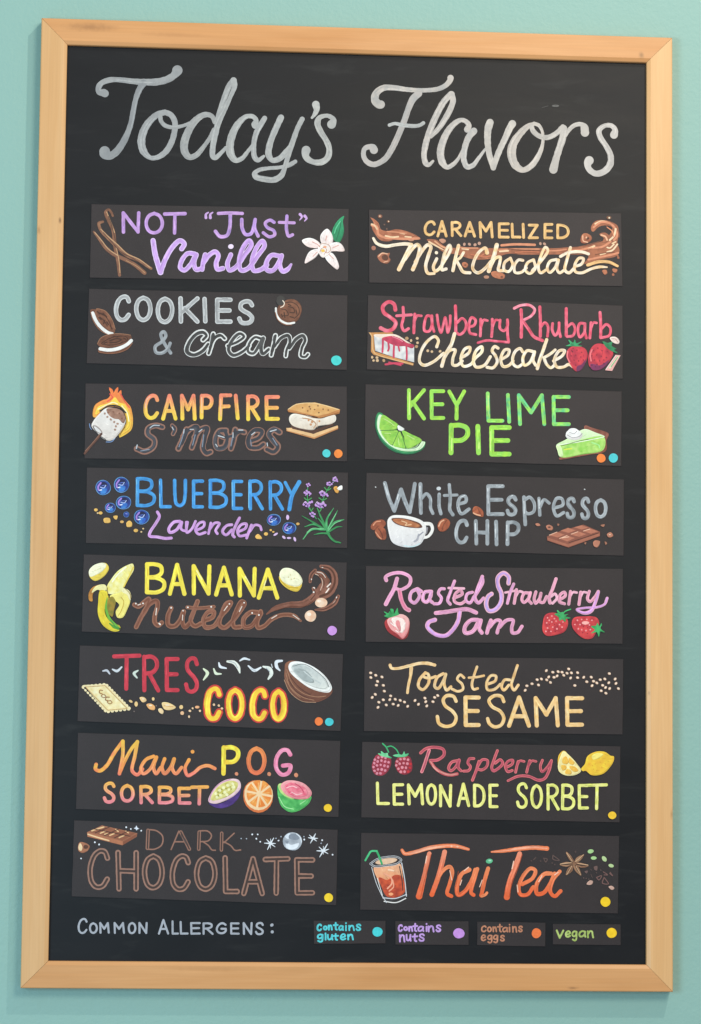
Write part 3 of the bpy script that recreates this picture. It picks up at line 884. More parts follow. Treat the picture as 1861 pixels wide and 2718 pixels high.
s f8e8d6~efcfa0 17.6 815,398 858,370 864,340 840,340 816,392 830,437 862,432 888,405
s f8e8d6~efcfa0 17.6 944,352 930,332 904,345 886,385 890,424 915,440 948,420
s f8e8d6~efcfa0 17.6 1005,350 970,345 945,390 955,430 985,415 1015,350 1005,400 1020,430
s f8e8d6~efcfa0 19.2 1085,280 1065,340 1045,395 1030,450
s f8e8d6~efcfa0 16 1135,340 1105,365 1070,385
s f8e8d6~efcfa0 17.6 1068,385 1085,425 1110,445 1135,425
s f8e8d6~efcfa0 17.6 1125,405 1175,375 1190,345 1160,345 1130,400 1145,440 1185,440 1215,425 1240,440
o strawberry
f d8404c~b02c44 1205,345 1230,322 1275,318 1312,335 1325,370 1310,420 1280,462 1255,465 1225,430 1203,385
f 6f2a55 1262,440 1290,425 1315,395 1308,425 1280,462 1262,466
s f07a80 8 1208,350 1205,380 1220,415
s 2a1c22 4 1235,350 1238,353
d 8a2236 4 1232,345 1262,342 1290,355 1228,375 1255,372 1285,382 1245,400 1272,405 1255,430 1300,400 1240,330
oo leaf
f 3fae72~247f52 1195,318 1222,305 1212,282 1240,300 1250,280 1258,300 1290,292 1270,312 1292,318 1240,320 1215,318
o strawberry
f d8404c~b02c44 1345,330 1375,305 1420,308 1455,330 1475,360 1450,410 1410,445 1365,455 1335,435 1328,385
f 7a2a58 1340,425 1400,430 1450,400 1430,435 1385,460 1350,455
d 5a1c3a 4 1350,430 1370,440 1395,440 1420,420 1380,425
d 8a2236 4 1360,345 1385,330 1410,345 1440,350 1350,375 1378,370 1405,378 1435,385 1365,400 1395,405 1420,400
s f07a80 8 1350,340 1340,370 1345,405
oo leaf
f 2c8a5a~1f6f48 1412,290 1440,300 1470,292 1465,315 1495,335 1480,340 1500,360 1470,350 1445,335 1425,315
o rhubarb_piece
f ecd4ca 1455,270 1490,265 1512,290 1505,305 1475,298
s b0706a 3 1465,275 1490,278 1500,295
o rhubarb_piece
p e4a9a4 1490,370 1518,372 1468,464 1427,460
p cfe0b8 1500,378 1510,378 1458,450 1446,448
s 4f9a62 4 1500,385 1462,440
s f2dcd6 4 1490,372 1432,455
C flavor_card|card|x|black card lettered in flame orange above glossy brown script, with a toasting marshmallow|215 1005|26,28 1560,46 1561,486 20,469
o block_lettering
t f0876a/f2d04a 22 C:378,100,448,230 A:482,100,555,235 M:592,100,668,235 P:708,100,766,228 F:816,98,876,238 I:908,100,920,232 R:980,104,1042,238 E:1088,108,1156,236
s f7b9a0 6 378,170 385,125 405,105
s f7c9a0 5 708,110 710,200
s f7b9a0 5 818,120 822,220
o script_lettering
s 93695a+393a42*.5 35.2174 478,285 440,275 395,292 392,325 430,360 425,400 375,428 328,412
s 93695a+393a42*.5 25.4348 535,275 552,295 540,325
s 93695a+393a42*.5 37.1739 620,298 600,350 572,410
s 93695a+393a42*.5 35.2174 600,340 640,295 680,285 672,340 650,405
s 93695a+393a42*.5 35.2174 665,345 700,300 740,290 725,350 715,410 735,438 760,430
s 93695a+393a42*.5 37.1739 850,305 810,310 790,360 800,405 840,400 858,350 845,305
s 93695a+393a42*.5 29.3478 800,320 835,345 890,335
s 93695a+393a42*.5 37.1739 905,300 895,360 880,410
s 93695a+393a42*.5 33.2609 895,345 925,310 958,315
s 93695a+393a42*.5 35.2174 1000,365 1045,345 1060,310 1020,305 985,350 990,400 1040,405 1070,385
s 93695a+393a42*.5 37.1739 1165,315 1130,300 1105,325 1130,365 1155,400 1130,430 1090,415
fl
s b9c0c8 6 405,290 425,275 460,275
s b9c0c8 7 330,390 325,410
s 8c94a4 5 350,425 400,415
s b9c0c8 6 535,285 542,300
s 7d8798 6 605,310 590,360 575,400
s c5cad0 5 605,298 602,320
s c5cad0 5 640,298 660,298
s 7d8798 6 670,330 655,390
s c5cad0 5 692,312 710,298
s 7d8798 6 720,330 712,400
s c5cad0 6 805,335 840,345
s c5cad0 5 790,385 800,400
s 7d8798 6 890,340 880,395
s c5cad0 6 925,302 950,302
s c5cad0 5 892,318 892,345
s 7d8798 5 995,360 1000,395
s c5cad0 5 1000,330 1020,315
s c5cad0 6 1110,310 1145,300
s 7d8798 6 1125,350 1150,390
s b9c0c8 6 1092,378 1094,395
o flame
f ec7442/f2c44a 72,225 80,160 120,130 160,115 175,85 165,52 185,65 190,85 205,60 218,50 215,85 235,68 240,100 265,135 290,165 300,200 305,250 295,300 250,335 225,345 250,300 270,265 262,210 240,180 205,165 165,165 120,190 95,225
f f6cf4e 82,210 100,165 140,150 170,140 200,110 225,140 255,150 280,195 290,245 285,290 260,310 272,262 262,205 235,170 200,150 160,155 120,175
s e4574a 7 170,90 185,110 155,135
s e4574a 7 232,90 255,130 285,170
s f9eec0 6 100,180 140,160 190,140 215,150
s f9eec0 6 240,160 270,200 282,250
s 7f9bc8 4 50,265 55,290 62,298
s 7f9bc8 4 148,372 180,370 200,350
s 302c2c 9 112,190 165,160 225,165 262,200
o marshmallow
f e7e1dc/ded3cc 62,278 75,245 110,205 145,175 190,172 240,190 262,235 258,265 225,320 180,362 140,358 90,315
f b08671~8a6250 150,180 190,172 240,190 262,235 250,262 225,240 195,235 165,215
d a98573 7 195,255 205,280 215,265 155,225 175,240 200,300 140,205
e 9c8e8a 98,300,36,14,40
e d8d4d2 96,300,28,9,40
s 55504f 4 70,280 100,325 145,358
d 8a5f4c 6 160,200 190,195 225,205 240,235
o toasting_stick
s 6b4538~54362c 13 120,325 80,370 50,405 22,440
s 8f6450 4 112,325 70,375 25,425
o graham_sandwich
p b77a4a/c98b58 1205,290 1300,330 1365,340 1508,278 1508,296 1368,354 1204,308
p e2b683 1203,290 1260,288 1360,325 1505,275 1508,288 1368,345 1210,305
p 523529 1228,275 1240,295 1365,325 1480,275 1480,262 1370,300 1240,272
f efe5d8/dccbb8 1222,225 1240,208 1320,215 1400,235 1490,215 1495,245 1470,265 1385,282 1365,300 1300,295 1240,275 1222,250
s b88a66 6 1300,232 1350,242 1378,268 1365,290
d c98f66 7 1335,245 1355,255 1348,270 1398,250
s caa88c 4 1385,245 1385,285
p c98850~b97a44 1210,185 1260,150 1370,140 1450,160 1520,182 1515,205 1400,235 1385,225 1300,208 1218,195
p e2b070~d49c5c 1215,178 1262,148 1372,140 1450,160 1516,180 1450,205 1388,220 1300,200
s f0cc98 4 1215,180 1262,152 1370,145 1512,182
s 8a5528 4 1215,195 1300,212 1388,232 1512,200
d 8a5a30 5 1300,172 1340,165 1390,160 1420,180 1370,182 1330,190 1395,200 1450,185 1345,178
o allergen_dot
e 4ec9cc 1440,439,24,24
o allergen_dot|orange dot
e f5893a 1509,441,25,25
C flavor_card|card|x|black card lettered in lime green with a lime wedge and a green pie slice|960 1010|22,22 1526,64 1524,502 18,461
o block_lettering
t a9dd4a~8fd558 22 K:277,56,366,222 E:410,62,480,220 Y:514,64,602,224
t 9fe05a~5fc98a 22 L:740,76,826,236 I:858,84,866,242 M:922,86,1072,256 E:1126,96,1216,256
t a6dd48~90d458 28 P:524,262,622,424 I:682,268,686,424 E:762,276,866,432
s d8ee8e 5 282,70 280,200
s d8ee8e 5 530,290 528,410
s d8ee8e 5 742,90 744,200
s d8ee8e 5 690,290 688,400
s d8ee8e 5 756,300 756,410
o lime_wedge
f 3f9d62~2f8653 98,188 122,195 118,240 135,320 190,378 260,405 330,395 372,358 365,395 320,425 250,432 180,412 110,350 80,270 82,220
f d8efc8 105,200 120,205 118,245 135,320 185,372 260,402 325,392 355,358 372,362 350,400 290,415 210,405 140,360 95,290 92,230
f a2d355~82c24a 122,202 170,228 215,262 205,285 110,290 108,240
f a2d355~82c24a 115,298 205,292 215,300 180,380 140,345
f a2d355~82c24a 222,300 240,325 258,398 225,395 185,380
f a2d355~82c24a 235,292 290,315 352,350 325,378 265,398 248,330
f f0f2ea 213,265 250,285 235,295 215,290
s 2e5f38 3 110,294 210,290
s 2e5f38 3 180,382 218,298
s 2e5f38 3 260,400 235,320 225,295
s c8e890 4 130,225 165,245 190,265
s c8e890 4 135,310 170,310
s c8e890 4 265,320 310,345
s c8e890 4 215,340 220,380
s 1f6b47 6 84,215 82,270 112,345 180,405 250,430 320,422 365,392
o pie_slice
f 7a4434~93594a 1308,265 1340,275 1448,312 1440,330 1425,335 1400,320 1305,285
s 93594a~7a4434 16 1440,320 1428,350 1425,408 1330,428 1165,458
f dcefc8/c8e6a8 1142,378 1200,345 1270,300 1310,285 1370,305 1425,330 1290,360 1165,385
f b9e07a~8fcc54 1145,382 1200,372 1420,332 1418,405 1290,435 1165,448 1150,410
f d6efb0 1142,380 1165,384 1180,444 1160,446 1148,410
s f0f6e6 4 1145,380 1290,358 1420,332
s 3d5a34 3 1170,384 1290,352 1330,345
s a8e890 8 1350,365 1390,380 1395,395
s d8e84e 8 1190,405 1230,400
o cream_dollop
e d8d3d1 1245,322,50,28
e eceae8 1242,312,45,27
e f4f2f1 1240,298,30,18
s a9a5a6 5 1205,320 1235,335 1275,328 1292,312
s a9a5a6 4 1218,305 1245,312 1262,298
o allergen_dot
e f58439 1404,456,26,26
o allergen_dot|turquoise dot
e 4ac9d0 1476,455,27,27
C flavor_card|card|x|black card lettered in blue and mauve with blueberries and a lavender sprig|215 1230|34,24 1567,54 1562,497 28,468
o block_lettering
t 4aa0dc~3b8ed4 20 B:331,90,428,246 L:467,98,524,254 U:550,100,612,248 E:660,104,712,254 B:758,100,850,256 E:894,106,942,264 R:992,104,1064,266 R:1110,108,1182,268 
s 4aa0dc~3b8ed4 18 1198,112 1238,188
s 4aa0dc~3b8ed4 24 1280,110 1238,188 1222,270
s 7cc4ec 5 326,95 324,240
s 7cc4ec 5 462,105 462,250
s 2f7ac4 6 470,110 474,240
s 2f7ac4 6 765,110 768,240
s 2f7ac4 8 670,115 712,105
s 7cc4ec 5 886,112 888,250
s 7cc4ec 5 984,112 984,260
s 2f7ac4 6 1112,112 1114,255
o script_lettering
s d3a2da~c590d0 17.2 448,285 460,310 440,350 405,405 402,425 450,432 495,440 530,438
s d3a2da~c590d0 17.9 580,340 545,345 515,385 522,405 560,390 590,345
s d3a2da~c590d0 15.6 592,345 588,385 612,395 625,345
s d3a2da~c590d0 15.6 618,345 622,405 650,385 672,340
s d3a2da~c590d0 15.6 672,395 720,370 722,345 695,350 672,390 690,415 730,405
s d3a2da~c590d0 15.6 762,350 748,412
s d3a2da~c590d0 15.6 752,390 785,350 812,352 790,395 800,412
s d3a2da~c590d0 16.4 885,360 855,365 830,400 850,420 885,390
s d3a2da~c590d0 17.2 930,320 905,370 890,420 900,432
s d3a2da~c590d0 15.6 925,400 965,380 970,355 940,360 918,395 930,425 970,420
s d3a2da~c590d0 16.4 1000,362 985,400 972,438
s d3a2da~c590d0 14.8 990,400 1020,362 1050,368 1058,390
fl
B blueberry 130,142,45,45 238,126,45,47 250,230,45,40 173,260,32,30 266,300,17,17 356,315,46,44 1131,332,42,34 1222,380,40,36
o biscuit_crumbs
f e8b660 134,325 168,322 172,345 138,348
f e8b660 268,350 285,336 300,350 296,370 270,372
f e8b660 190,310 215,308 208,330 196,325
e e8b660 88,273,11,9
e e8b660 115,291,12,9
e d8a860 240,343,11,8
e e8b660 322,394,13,10
d e0c090 5 365,383 354,402 98,292
f e8b660 1022,430 1040,416 1062,440 1030,442
e e8b660 1085,414,12,10
e e8b660 1113,392,7,6
e e8b660 1128,402,7,5
e d8a860 1272,355,10,8
o flower_petals
e d9b8e2 1212,317,9,15
e d9b8e2 1142,416,15,6,-30
e d9b8e2 1190,434,12,7,40
e d9b8e2 1220,438,13,6
e d9b8e2 1254,445,7,14,-20
o lavender_sprig
s 3f9a5a~2f8049 10 1522,466,8 1485,455,12 1455,422,14 1440,385,14 1405,310,10 1385,265,4
s 55b070~3a9056 8 1440,385,14 1442,330,12 1482,262,3
s 4aa666~3a9056 8 1445,390,12 1478,330,10 1505,276,3
s 62bc7a~3a9056 8 1450,392,12 1492,345,12 1542,330,4
s 3f9a5a~2f8049 8 1455,400,10 1500,374,10 1532,371,3
s 3f9a5a~2f8049 8 1430,388,12 1360,345,10 1296,308,3
s 4aa666~2f8049 8 1422,385,10 1365,358,10 1312,372,4
s 62bc7a~3a9056 8 1430,388,12 1350,390,11 1302,445,4
s 8ad49a 3 1425,385 1355,382 1325,405
s 8ad49a 3 1448,385 1470,340 1495,295
s 8ad49a 3 1452,392 1490,352 1525,337
s 2c7542 3 1420,378 1370,350 1320,322
s 2c7542 4 1450,410 1480,445 1510,466
s 3f9a5a 7 1430,380 1410,345,9 1390,322,4
s 3f9a5a~2f8049 8 1455,412,12 1410,410,9 1367,418,4
s 3f9a5a 5 1330,135 1328,200 1345,270 1380,325
s 3f9a5a 5 1492,95 1448,150 1416,220 1405,265
s 4a9a58 6 1310,203 1328,216 1352,204
s 4a9a58 6 1428,142 1445,158 1464,148
s 4a9a58 6 1396,203 1418,216 1440,206
s 4a9a58 5 1335,262 1352,276 1362,262
s 4a9a58 5 1385,262 1400,282 1412,262
oo lavender_blossom
d c596d8 6 1324,124 1335,120 1342,128 1330,134
d c596d8 7 1312,172 1324,162 1336,170 1345,178 1324,178
d c596d8 7 1306,242 1318,230 1330,238 1342,230 1354,226 1322,250 1338,246
d c596d8 6 1482,88 1492,84 1500,94 1490,102 1480,98 1502,104
d c596d8 6 1446,116 1458,112 1470,122 1460,128 1448,126
d c596d8 7 1402,172 1414,166 1428,174 1440,182 1410,184 1426,186 1446,190
d c596d8 8 1378,246 1392,236 1406,240 1420,236 1432,246 1392,252 1412,254
d c596d8 7 1345,296 1358,290 1370,298 1354,308 1362,312
s e6c8ee 4 1375,240,2 1385,226,4 1396,238,2
s e6c8ee 4 1412,232,2 1422,224,4 1428,238,2
s e6c8ee 4 1304,236,2 1316,224,4 1326,232,2
s e6c8ee 3 1404,166 1414,160 1424,168
s 8458ac 4 1410,182 1432,186
s 8458ac 4 1392,248 1418,250
s 8458ac 4 1316,246 1338,242
s 8458ac 3 1350,304 1362,302
s e6c8ee 3 1484,84 1492,78
d b488cc 4 1318,186 1340,188 1478,112 1442,124 1418,192 1400,260 1420,260 1334,256
o bee
f e0a24c 1483,142 1500,135 1512,160 1505,175 1492,170
f f0ece6 1502,150 1530,130 1532,152 1512,158
s 5a4030 3 1490,150 1505,152
C flavor_card|card|x|black card lettered in silver grey with a coffee cup and a chocolate slab|960 1245|28,22 1539,61 1537,509 20,471
o grey_lettering
s a6abb0~8f9499 22 136,82 160,170 192,245
s a6abb0~8f9499 24 192,240 215,170 232,120
s a6abb0~8f9499 24 232,122 255,190 282,252
s a6abb0~8f9499 22 282,250 298,170 312,86
s a6abb0~8f9499 22 345,88 345,170 348,258
s a6abb0~8f9499 19 350,175 380,145 402,170 405,230 418,260
s a6abb0~8f9499 20 455,148 455,220 465,262
s a6abb0~8f9499 20 514,92 520,170 518,240 535,268
s a6abb0~8f9499 17 485,155 560,152
s a6abb0~8f9499 20 570,205 612,190 608,160 580,165 565,215 585,262 630,235
e c8ccd0 452,114,13,11
t a9adb2~8f9499 22 E:742,100,828,264
t a6abb0~8f9499 22 s:856,162,905,268
s a6abb0~8f9499 21 952,165 955,240 960,325
s a6abb0~8f9499 19 958,180 985,165 1012,200 1008,250 975,262 958,250
s a6abb0~8f9499 19 1040,172 1045,270
s a6abb0~8f9499 18 1045,225 1070,180 1100,200
s a6abb0~8f9499 19 1130,228 1180,210 1175,175 1145,172 1125,225 1145,275 1185,255
t a6abb0~8f9499 21 s:1206,172,1248,286 s:1292,172,1332,290 o:1372,182,1432,280
t a6abb0~8f9499 22 C:554,302,618,430 H:670,304,738,438 I:788,308,792,442 P:855,312,920,440
s d9dcdf 6 132,85 155,155 172,205
s d9dcdf 6 215,150 208,180
s d9dcdf 6 300,150 294,200
s d9dcdf 6 342,100 342,170
s d9dcdf 6 740,115 742,200
s d9dcdf 5 770,98 825,95
s d9dcdf 6 952,190 954,260
s d9dcdf 6 1040,180 1042,230
s d9dcdf 5 552,350 552,400
s d9dcdf 6 668,320 668,380
s d9dcdf 6 785,325 786,400
s d9dcdf 6 852,330 852,420
s d9dcdf 5 865,165 885,155
s 7f8388 5 1212,190 1230,215 1250,250
s 7f8388 5 1298,195 1316,220 1335,255
s 7f8388 5 1375,240 1395,275 1420,265
s d9dcdf 5 580,165 605,155
s d9dcdf 5 562,225 570,250
d d0d0d0 4 82,106 1308,119
o coffee_bean
f a4593c~8a4730 55,330 80,305 125,298 142,320 125,345 95,340 72,358 55,350
s e09a78 6 68,330 85,310 110,306
o coffee_bean
f a4593c~84432d 78,360 105,338 135,350 145,385 140,412 115,415 88,395
s e09a78 5 82,370 100,395 115,410
s 5a3022 4 98,350 115,375 125,405
o coffee_bean
f b0603f~94492f 445,330 465,298 495,290 518,310 512,340 485,365 455,362
s eab08c 7 452,335 465,310 482,300
s 6a3826 4 500,300 482,325 470,360
o coffee_bean
f b0603f~94492f 650,240 662,220 690,225 715,255 712,280 680,275 655,262
s eab08c 7 655,258 675,268 695,272
s 6a3826 3 680,225 690,250 705,275
o coffee_cup
s f0ebe6 20 365,320,20 405,325,20 415,355,18 390,395,16 350,405
f f0ebe6/dcd8da 152,300 175,275 240,272 310,285 362,310 378,340 370,395 345,440 300,458 235,455 180,430 160,380
s 8e8a90 10 385,345 380,380,6
s b0aeb6 12 335,385 325,415 310,425
s 9a99a2 7 360,370 330,395
s c8e0e4 6 250,450 300,455 340,438
f 6b3d2a 175,292 230,288 300,302 345,322 355,342 300,345 235,335 190,315
f c07a50~a8623c 182,298 240,295 300,310 340,330 335,342 280,338 220,325
s e8b88e 6 235,305 265,318 255,330 290,325
o chocolate_slab
p 8a5040 1086,396 1160,366 1300,326 1397,368 1397,394 1212,461 1088,420
p a5654f 1090,402 1210,442 1395,376 1395,392 1212,457 1090,417
p b57058 1100,388 1145,370 1190,385 1150,402
p b57058 1160,408 1205,390 1250,405 1205,425
p b57058 1165,362 1210,345 1255,360 1215,375
p b57058 1228,385 1270,366 1318,382 1275,398
p b57058 1245,342 1290,330 1330,345 1290,355
p b57058 1300,365 1340,350 1388,366 1345,380
s eab79c 4 1100,388 1145,370
s eab79c 4 1160,408 1205,390
s eab79c 4 1228,382 1268,368
s eab79c 4 1300,364 1338,352
s eab79c 5 1175,404 1215,398
s 4a2820 4 1215,432 1390,375
o chocolate_crumbs
f b87860 1082,335 1100,328 1122,342 1115,358 1090,355
f b87860 1438,385 1460,372 1475,390 1450,402
f b87860 1358,430 1370,420 1398,425 1380,460 1360,450
f b87860 1018,322 1035,318 1048,330 1030,335
f a06a54 1400,330 1425,325 1418,340
f a06a54 1148,320 1160,325 1150,335
f a06a54 1425,425 1440,435 1430,445
f a06a54 1305,432 1318,430 1310,444
e 5f3c30 1100,342,8,5
e e8c0a4 1455,385,6,3
C flavor_card|card|x|black card lettered in yellow above brown script, with a half-peeled banana|210 1465|27,14 1571,62 1559,522 15,468
o block_lettering
t f7e04a/f0d94c 24 B:398,72,498,236 A:532,76,618,246 N:672,84,764,244 A:804,92,896,250 N:942,98,1030,256 A:1054,104,1162,268
s faf0a8 8 690,110 720,160
s faf0a8 8 975,145 1000,190
s faf0a8 7 1075,225 1095,170
s f2c93a 8 400,100 402,215
o script_lettering
s 97654f+7d4a36*.45 28 325,310 350,320 385,292 410,275 395,330 365,380 335,440
s 97654f+7d4a36*.45 28 380,350 420,300 455,288 460,320 445,370 445,415 465,430 485,415
s 97654f+7d4a36*.45 28 540,330 522,375 525,430 560,435 595,395 612,350
s 97654f+7d4a36*.45 28 614,350 605,400 620,440 650,415
s 97654f+7d4a36*.45 28 695,290 672,350 655,410 680,435 715,420
s 97654f+7d4a36*.45 22 635,325 700,330 790,322
s 97654f+7d4a36*.45 28 730,405 785,380 790,350 755,355 730,400 740,440 790,435 830,380 880,320 890,295 865,305 835,370 822,425 850,445 890,415 945,345 970,300 955,292 925,340 902,410 910,440 945,440
s 97654f+7d4a36*.45 28 1045,355 1005,355 965,395 970,440 1010,435 1050,380 1065,350
s 97654f+7d4a36*.45 26 1068,360 1045,410 1050,445 1085,435 1130,395 1190,370 1260,375 1300,405,12
s 8d5b4a~774634 22 1100,365,8 1150,330,26 1230,310,34 1310,305,40 1370,270,44 1420,220,50 1450,170,40
fl
d f0e6de 5 333,303 375,302 470,420 475,425 540,328 610,345 638,325 775,322 882,305 968,298 1015,358 1055,370
s e8d8cc 5 345,312 362,306
s e8d8cc 5 870,318 850,345
s e8d8cc 5 955,320 940,350
s e8d8cc 5 1255,370 1290,395
s e8d8cc 5 1130,390 1160,372
s e8d8cc 5 455,330 450,370
s e8d8cc 5 608,370 606,400
s 5a3020 4 1150,345 1240,320 1320,320 1370,290
o chocolate_splash
s 8d5b4a+5a3324*.35 30 1355,175,18 1362,135,24 1385,108,20
s 8d5b4a+5a3324*.3 34 1420,85,22 1465,95,30 1495,130,36 1498,185,40 1470,235,44 1415,262,50
f 8d5b4a~6f3f2c 1380,120 1415,112 1455,145 1465,195 1450,240 1400,265 1415,220 1420,170 1405,140
s 8d5b4a+5a3324*.3 30 1375,215,22 1385,245,18 1360,280,24
s 8d5b4a+5a3324*.3 30 1520,260,20 1498,300,28 1440,335,24 1385,340,10
s 8d5b4a 30 1420,200 1440,240 1400,270
s f0dcd0 8 1475,185 1455,205
s f0dcd0 8 1465,215 1448,240
s f0dcd0 6 1490,215 1470,240
d f0e6de 6 1360,160 1428,88 1377,212 1376,236 1512,268
s e8d8cc 4 1395,118 1425,125 1445,150
s e8d8cc 4 1480,110 1495,135
s d8b8a4 4 1385,130 1415,145 1428,185 1415,225
s e0c4b4 4 1505,285 1480,315
s 4a281c 5 1440,105 1475,140 1480,185
s 4a281c 4 1400,130 1435,170 1435,210
o hazelnut
e e8b898~f0d2b8 1420,298,37,28
e f8e6d4 1408,288,12,8
o hazelnut
e e8b898~f0d2b8 1357,376,34,34
e f8e6d4 1350,366,12,10
o banana_slice
f e8cc50 58,120 90,80 140,64 160,68 175,95 150,140 95,170 65,150
f f3eecb 58,112 85,80 140,64 160,75 145,105 100,135 65,145
s d8cc98 3 90,110 130,95
o banana_slice
f e8c548 1175,140 1180,175 1230,220 1280,232 1305,200 1300,160
f f3eecb 1175,130 1195,98 1240,97 1290,130 1310,175 1290,200 1240,198 1190,168
d dcc890 4 1240,135 1262,155 1245,160 1228,148
s c9a83a 4 1180,165 1225,205 1285,210
o banana
f c98a3a~a86f2c 60,285 58,240 85,205 140,192 160,210 105,215 80,250 78,290
f eee3a0 75,240 95,205 150,192 165,215 140,235 110,222
f f3ecb0~eedd70 165,200 185,165 230,110 290,75 315,70 322,100 290,160 262,210 250,245 200,250 165,240
s e2c652 8 318,90 290,150 262,205
s f9f5d8 8 195,175 230,130 275,90
f e6d23c~ddc22e 125,225 165,235 170,275 150,330 160,380 200,425 242,440 235,462 195,465 140,430 112,370 112,300
f f0e07a 180,260 215,245 270,235 300,280 282,340 255,385 225,385 215,350 235,310
f a5852c~7f7a2c 170,275 195,262 215,290 205,340 195,380 175,365 165,320
s 6fae3c 14 165,270,6 158,330,14 178,390,16 215,430,14 238,450,10
s 4f9a34 14 180,420,8 208,442,16 235,450,14
s 3f8a3a 5 185,400 215,440 238,455
d 3a3a20 6 240,452
f f0e4b0 255,215 290,225 305,255 300,285 280,250 255,235
s 8a6a24 4 270,215 298,245 303,275
s 7a5a28 4 165,210 170,255
s c9a83a 4 245,265 262,290 250,340 230,375
o allergen_dot
e d096e0 1484,462,28,27
C flavor_card|card|x|black card lettered in soft pink script with a halved strawberry and two whole ones|960 1495|24,16 1533,33 1531,473 23,462
o script_lettering
s f0acc6+e49cc2*.5 20 145,100,22 140,82,20 180,60 240,58 285,85 280,125 230,155,18 205,150
s f0acc6+e49cc2*.5 24 208,90 190,150 160,205 142,240
s ec9cb4+e07898*.4 24 222,160 235,220 260,265 278,275
s eeaac6+e0a0cc*.5 20 325,150 292,170 285,215 310,232 340,190 325,150 350,165
s eeaac6+e0a0cc*.5 20 400,165 370,170 360,215 380,228 405,195 408,165
s eeaac6+e0a0cc*.5 20 410,165 400,215 415,230
s eeaac6+e0a0cc*.5 18 485,150 465,150 450,175 468,205 455,235 425,238
s eeaac6+e0a0cc*.5 18 545,105 520,170 505,220 520,240
s f0b4c8 14 510,145 600,148
s f0b0c4+e49ab4*.5 18 540,205 590,180 580,160 550,180 545,225 580,238 610,220
s eeaac6+e0a0cc*.5 18 650,170 620,180 612,220 635,232 660,195
s eeaac6+e0a0cc*.5 20 708,78 680,150 665,205 685,232 715,205
s eeaac6+e0a0cc*.5 16 708,78 712,110 690,155 665,195
s f0b4c8+c8a0e0*.4 26 862,118 862,80 832,58 800,85 800,130 820,180 815,235 780,275 745,278 730,240 742,195 762,180
s eeaac6+e0a0cc*.5 18 892,122 872,170 855,235
s f0b4c8 13 842,172 905,160
s f0b0c4+e49ab4*.5 18 908,155 895,235
s f0b4c8 15 900,200 925,165 945,170
s f0b0c4+e49ab4*.5 18 980,175 955,175 940,215 952,230 980,205 990,172 980,215 995,235
s f0b0c4+e49ab4*.5 18 1022,168 1012,210 1020,235 1045,205 1052,175 1045,225 1065,230 1085,195
s f0b0c4+e49ab4*.5 20 1140,92 1120,150 1100,205 1105,232
s f0b4c8 16 1110,195 1135,180 1145,205 1120,235
s f0b0c4+e49ab4*.5 18 1160,215 1195,190 1190,170 1165,185 1160,225 1190,238
s f0b0c4+e49ab4*.5 18 1225,165 1215,240
s f0b4c8 14 1220,200 1240,170 1262,172
s f0b0c4+e49ab4*.5 18 1285,170 1275,242
s f0b4c8 14 1280,205 1300,170 1320,172
s f0b0c4+e49ab4*.5 18 1335,165 1325,210 1340,225 1370,195 1388,165
s f0b0cc+dca0e0*.5 20 1388,168 1372,225 1345,280,22 1305,292,20 1262,272,14 1310,262,13 1380,258,14 1425,240,14 1440,205,18
s f0acc6+e49cc2*.5 24 435,292 500,285 560,275 620,270 672,290
s f0b0cc+dca0e0*.5 24 575,285 565,340 530,395 490,425 430,415 385,370 395,345 430,332
s f0acc6+e49cc2*.5 24 680,332 640,335 605,375 608,408 650,400 690,335
s f0acc6+e49cc2*.5 22 700,335 690,385 705,408
s f0acc6+e49cc2*.5 22 758,335 745,370 735,408
s f0acc6+e49cc2*.5 20 745,380 790,335 815,340 800,385 795,408
s f0acc6+e49cc2*.5 20 810,375 850,335 888,335 880,380 885,408 915,405 940,370
fl
s c8b0e8 6 735,205 730,240 745,270
s c8b0e8 6 395,375 420,405
o halved_strawberry
f b83a3c/8f2a30 135,345 160,320 190,312 275,330 280,380 265,435 235,448 195,430 150,395
f f2b8b4/e88a8c 150,335 185,308 240,300 275,325 278,375 262,420 240,442 210,415 170,385
f f8e0d8 175,325 215,318 250,335 255,380 235,410 200,375
f e08a8c 200,340 218,335 228,375 225,400 205,370
s fbeee8 5 170,350 195,370
s fbeee8 5 180,330 200,345
s fbeee8 5 255,350 240,370
s fbeee8 5 200,395 215,405
oo leaf
f 3fb368~2f8f50 130,310 145,300 130,285 155,295 165,282 175,300 168,268 185,270 190,295 210,262 215,290 220,300 190,312 160,320 140,315
o strawberry
f dc4648~b5303c 1062,350 1075,305 1110,290 1150,295 1200,320 1210,355 1190,400 1140,420 1085,425 1062,400
d f59a9a 5 1090,320 1115,310 1085,350 1115,345 1140,340 1160,360 1090,380 1120,375 1145,385 1175,375 1110,400 1080,400 1100,335 1130,325 1180,345
d 8f2030 3 1102,360 1130,358 1150,370 1098,392 1135,400
oo leaf
s 3fb368 7 1175,310 1190,285 1225,270
f 3fb368~2f8f50 1130,298 1150,292 1145,275 1165,290 1180,285 1185,300 1212,298 1195,312 1225,322 1195,328 1195,345 1175,330 1160,338 1155,318
o strawberry
f dc4648~b5303c 1232,345 1245,320 1300,312 1375,318 1392,345 1375,400 1350,440 1305,442 1260,410 1235,375
d f59a9a 5 1265,335 1290,330 1320,330 1350,335 1250,360 1280,360 1310,358 1335,362 1290,390 1315,395 1270,385 1340,390
e f7b0a8 1312,350,22,10
d 8f2030 3 1300,372 1325,378 1295,408 1325,412
oo leaf
f 3fb368~2f8f50 1345,370 1375,365 1382,350 1392,368 1410,360 1400,380 1425,405 1400,400 1390,432 1378,405 1345,412 1368,390
s 3fb368 5 1395,385 1405,355
C flavor_card|card|x|black card lettered in red and in outlined yellow, with half a coconut and a biscuit|200 1705|26,18 1571,69 1557,521 12,463
o coconut_shavings
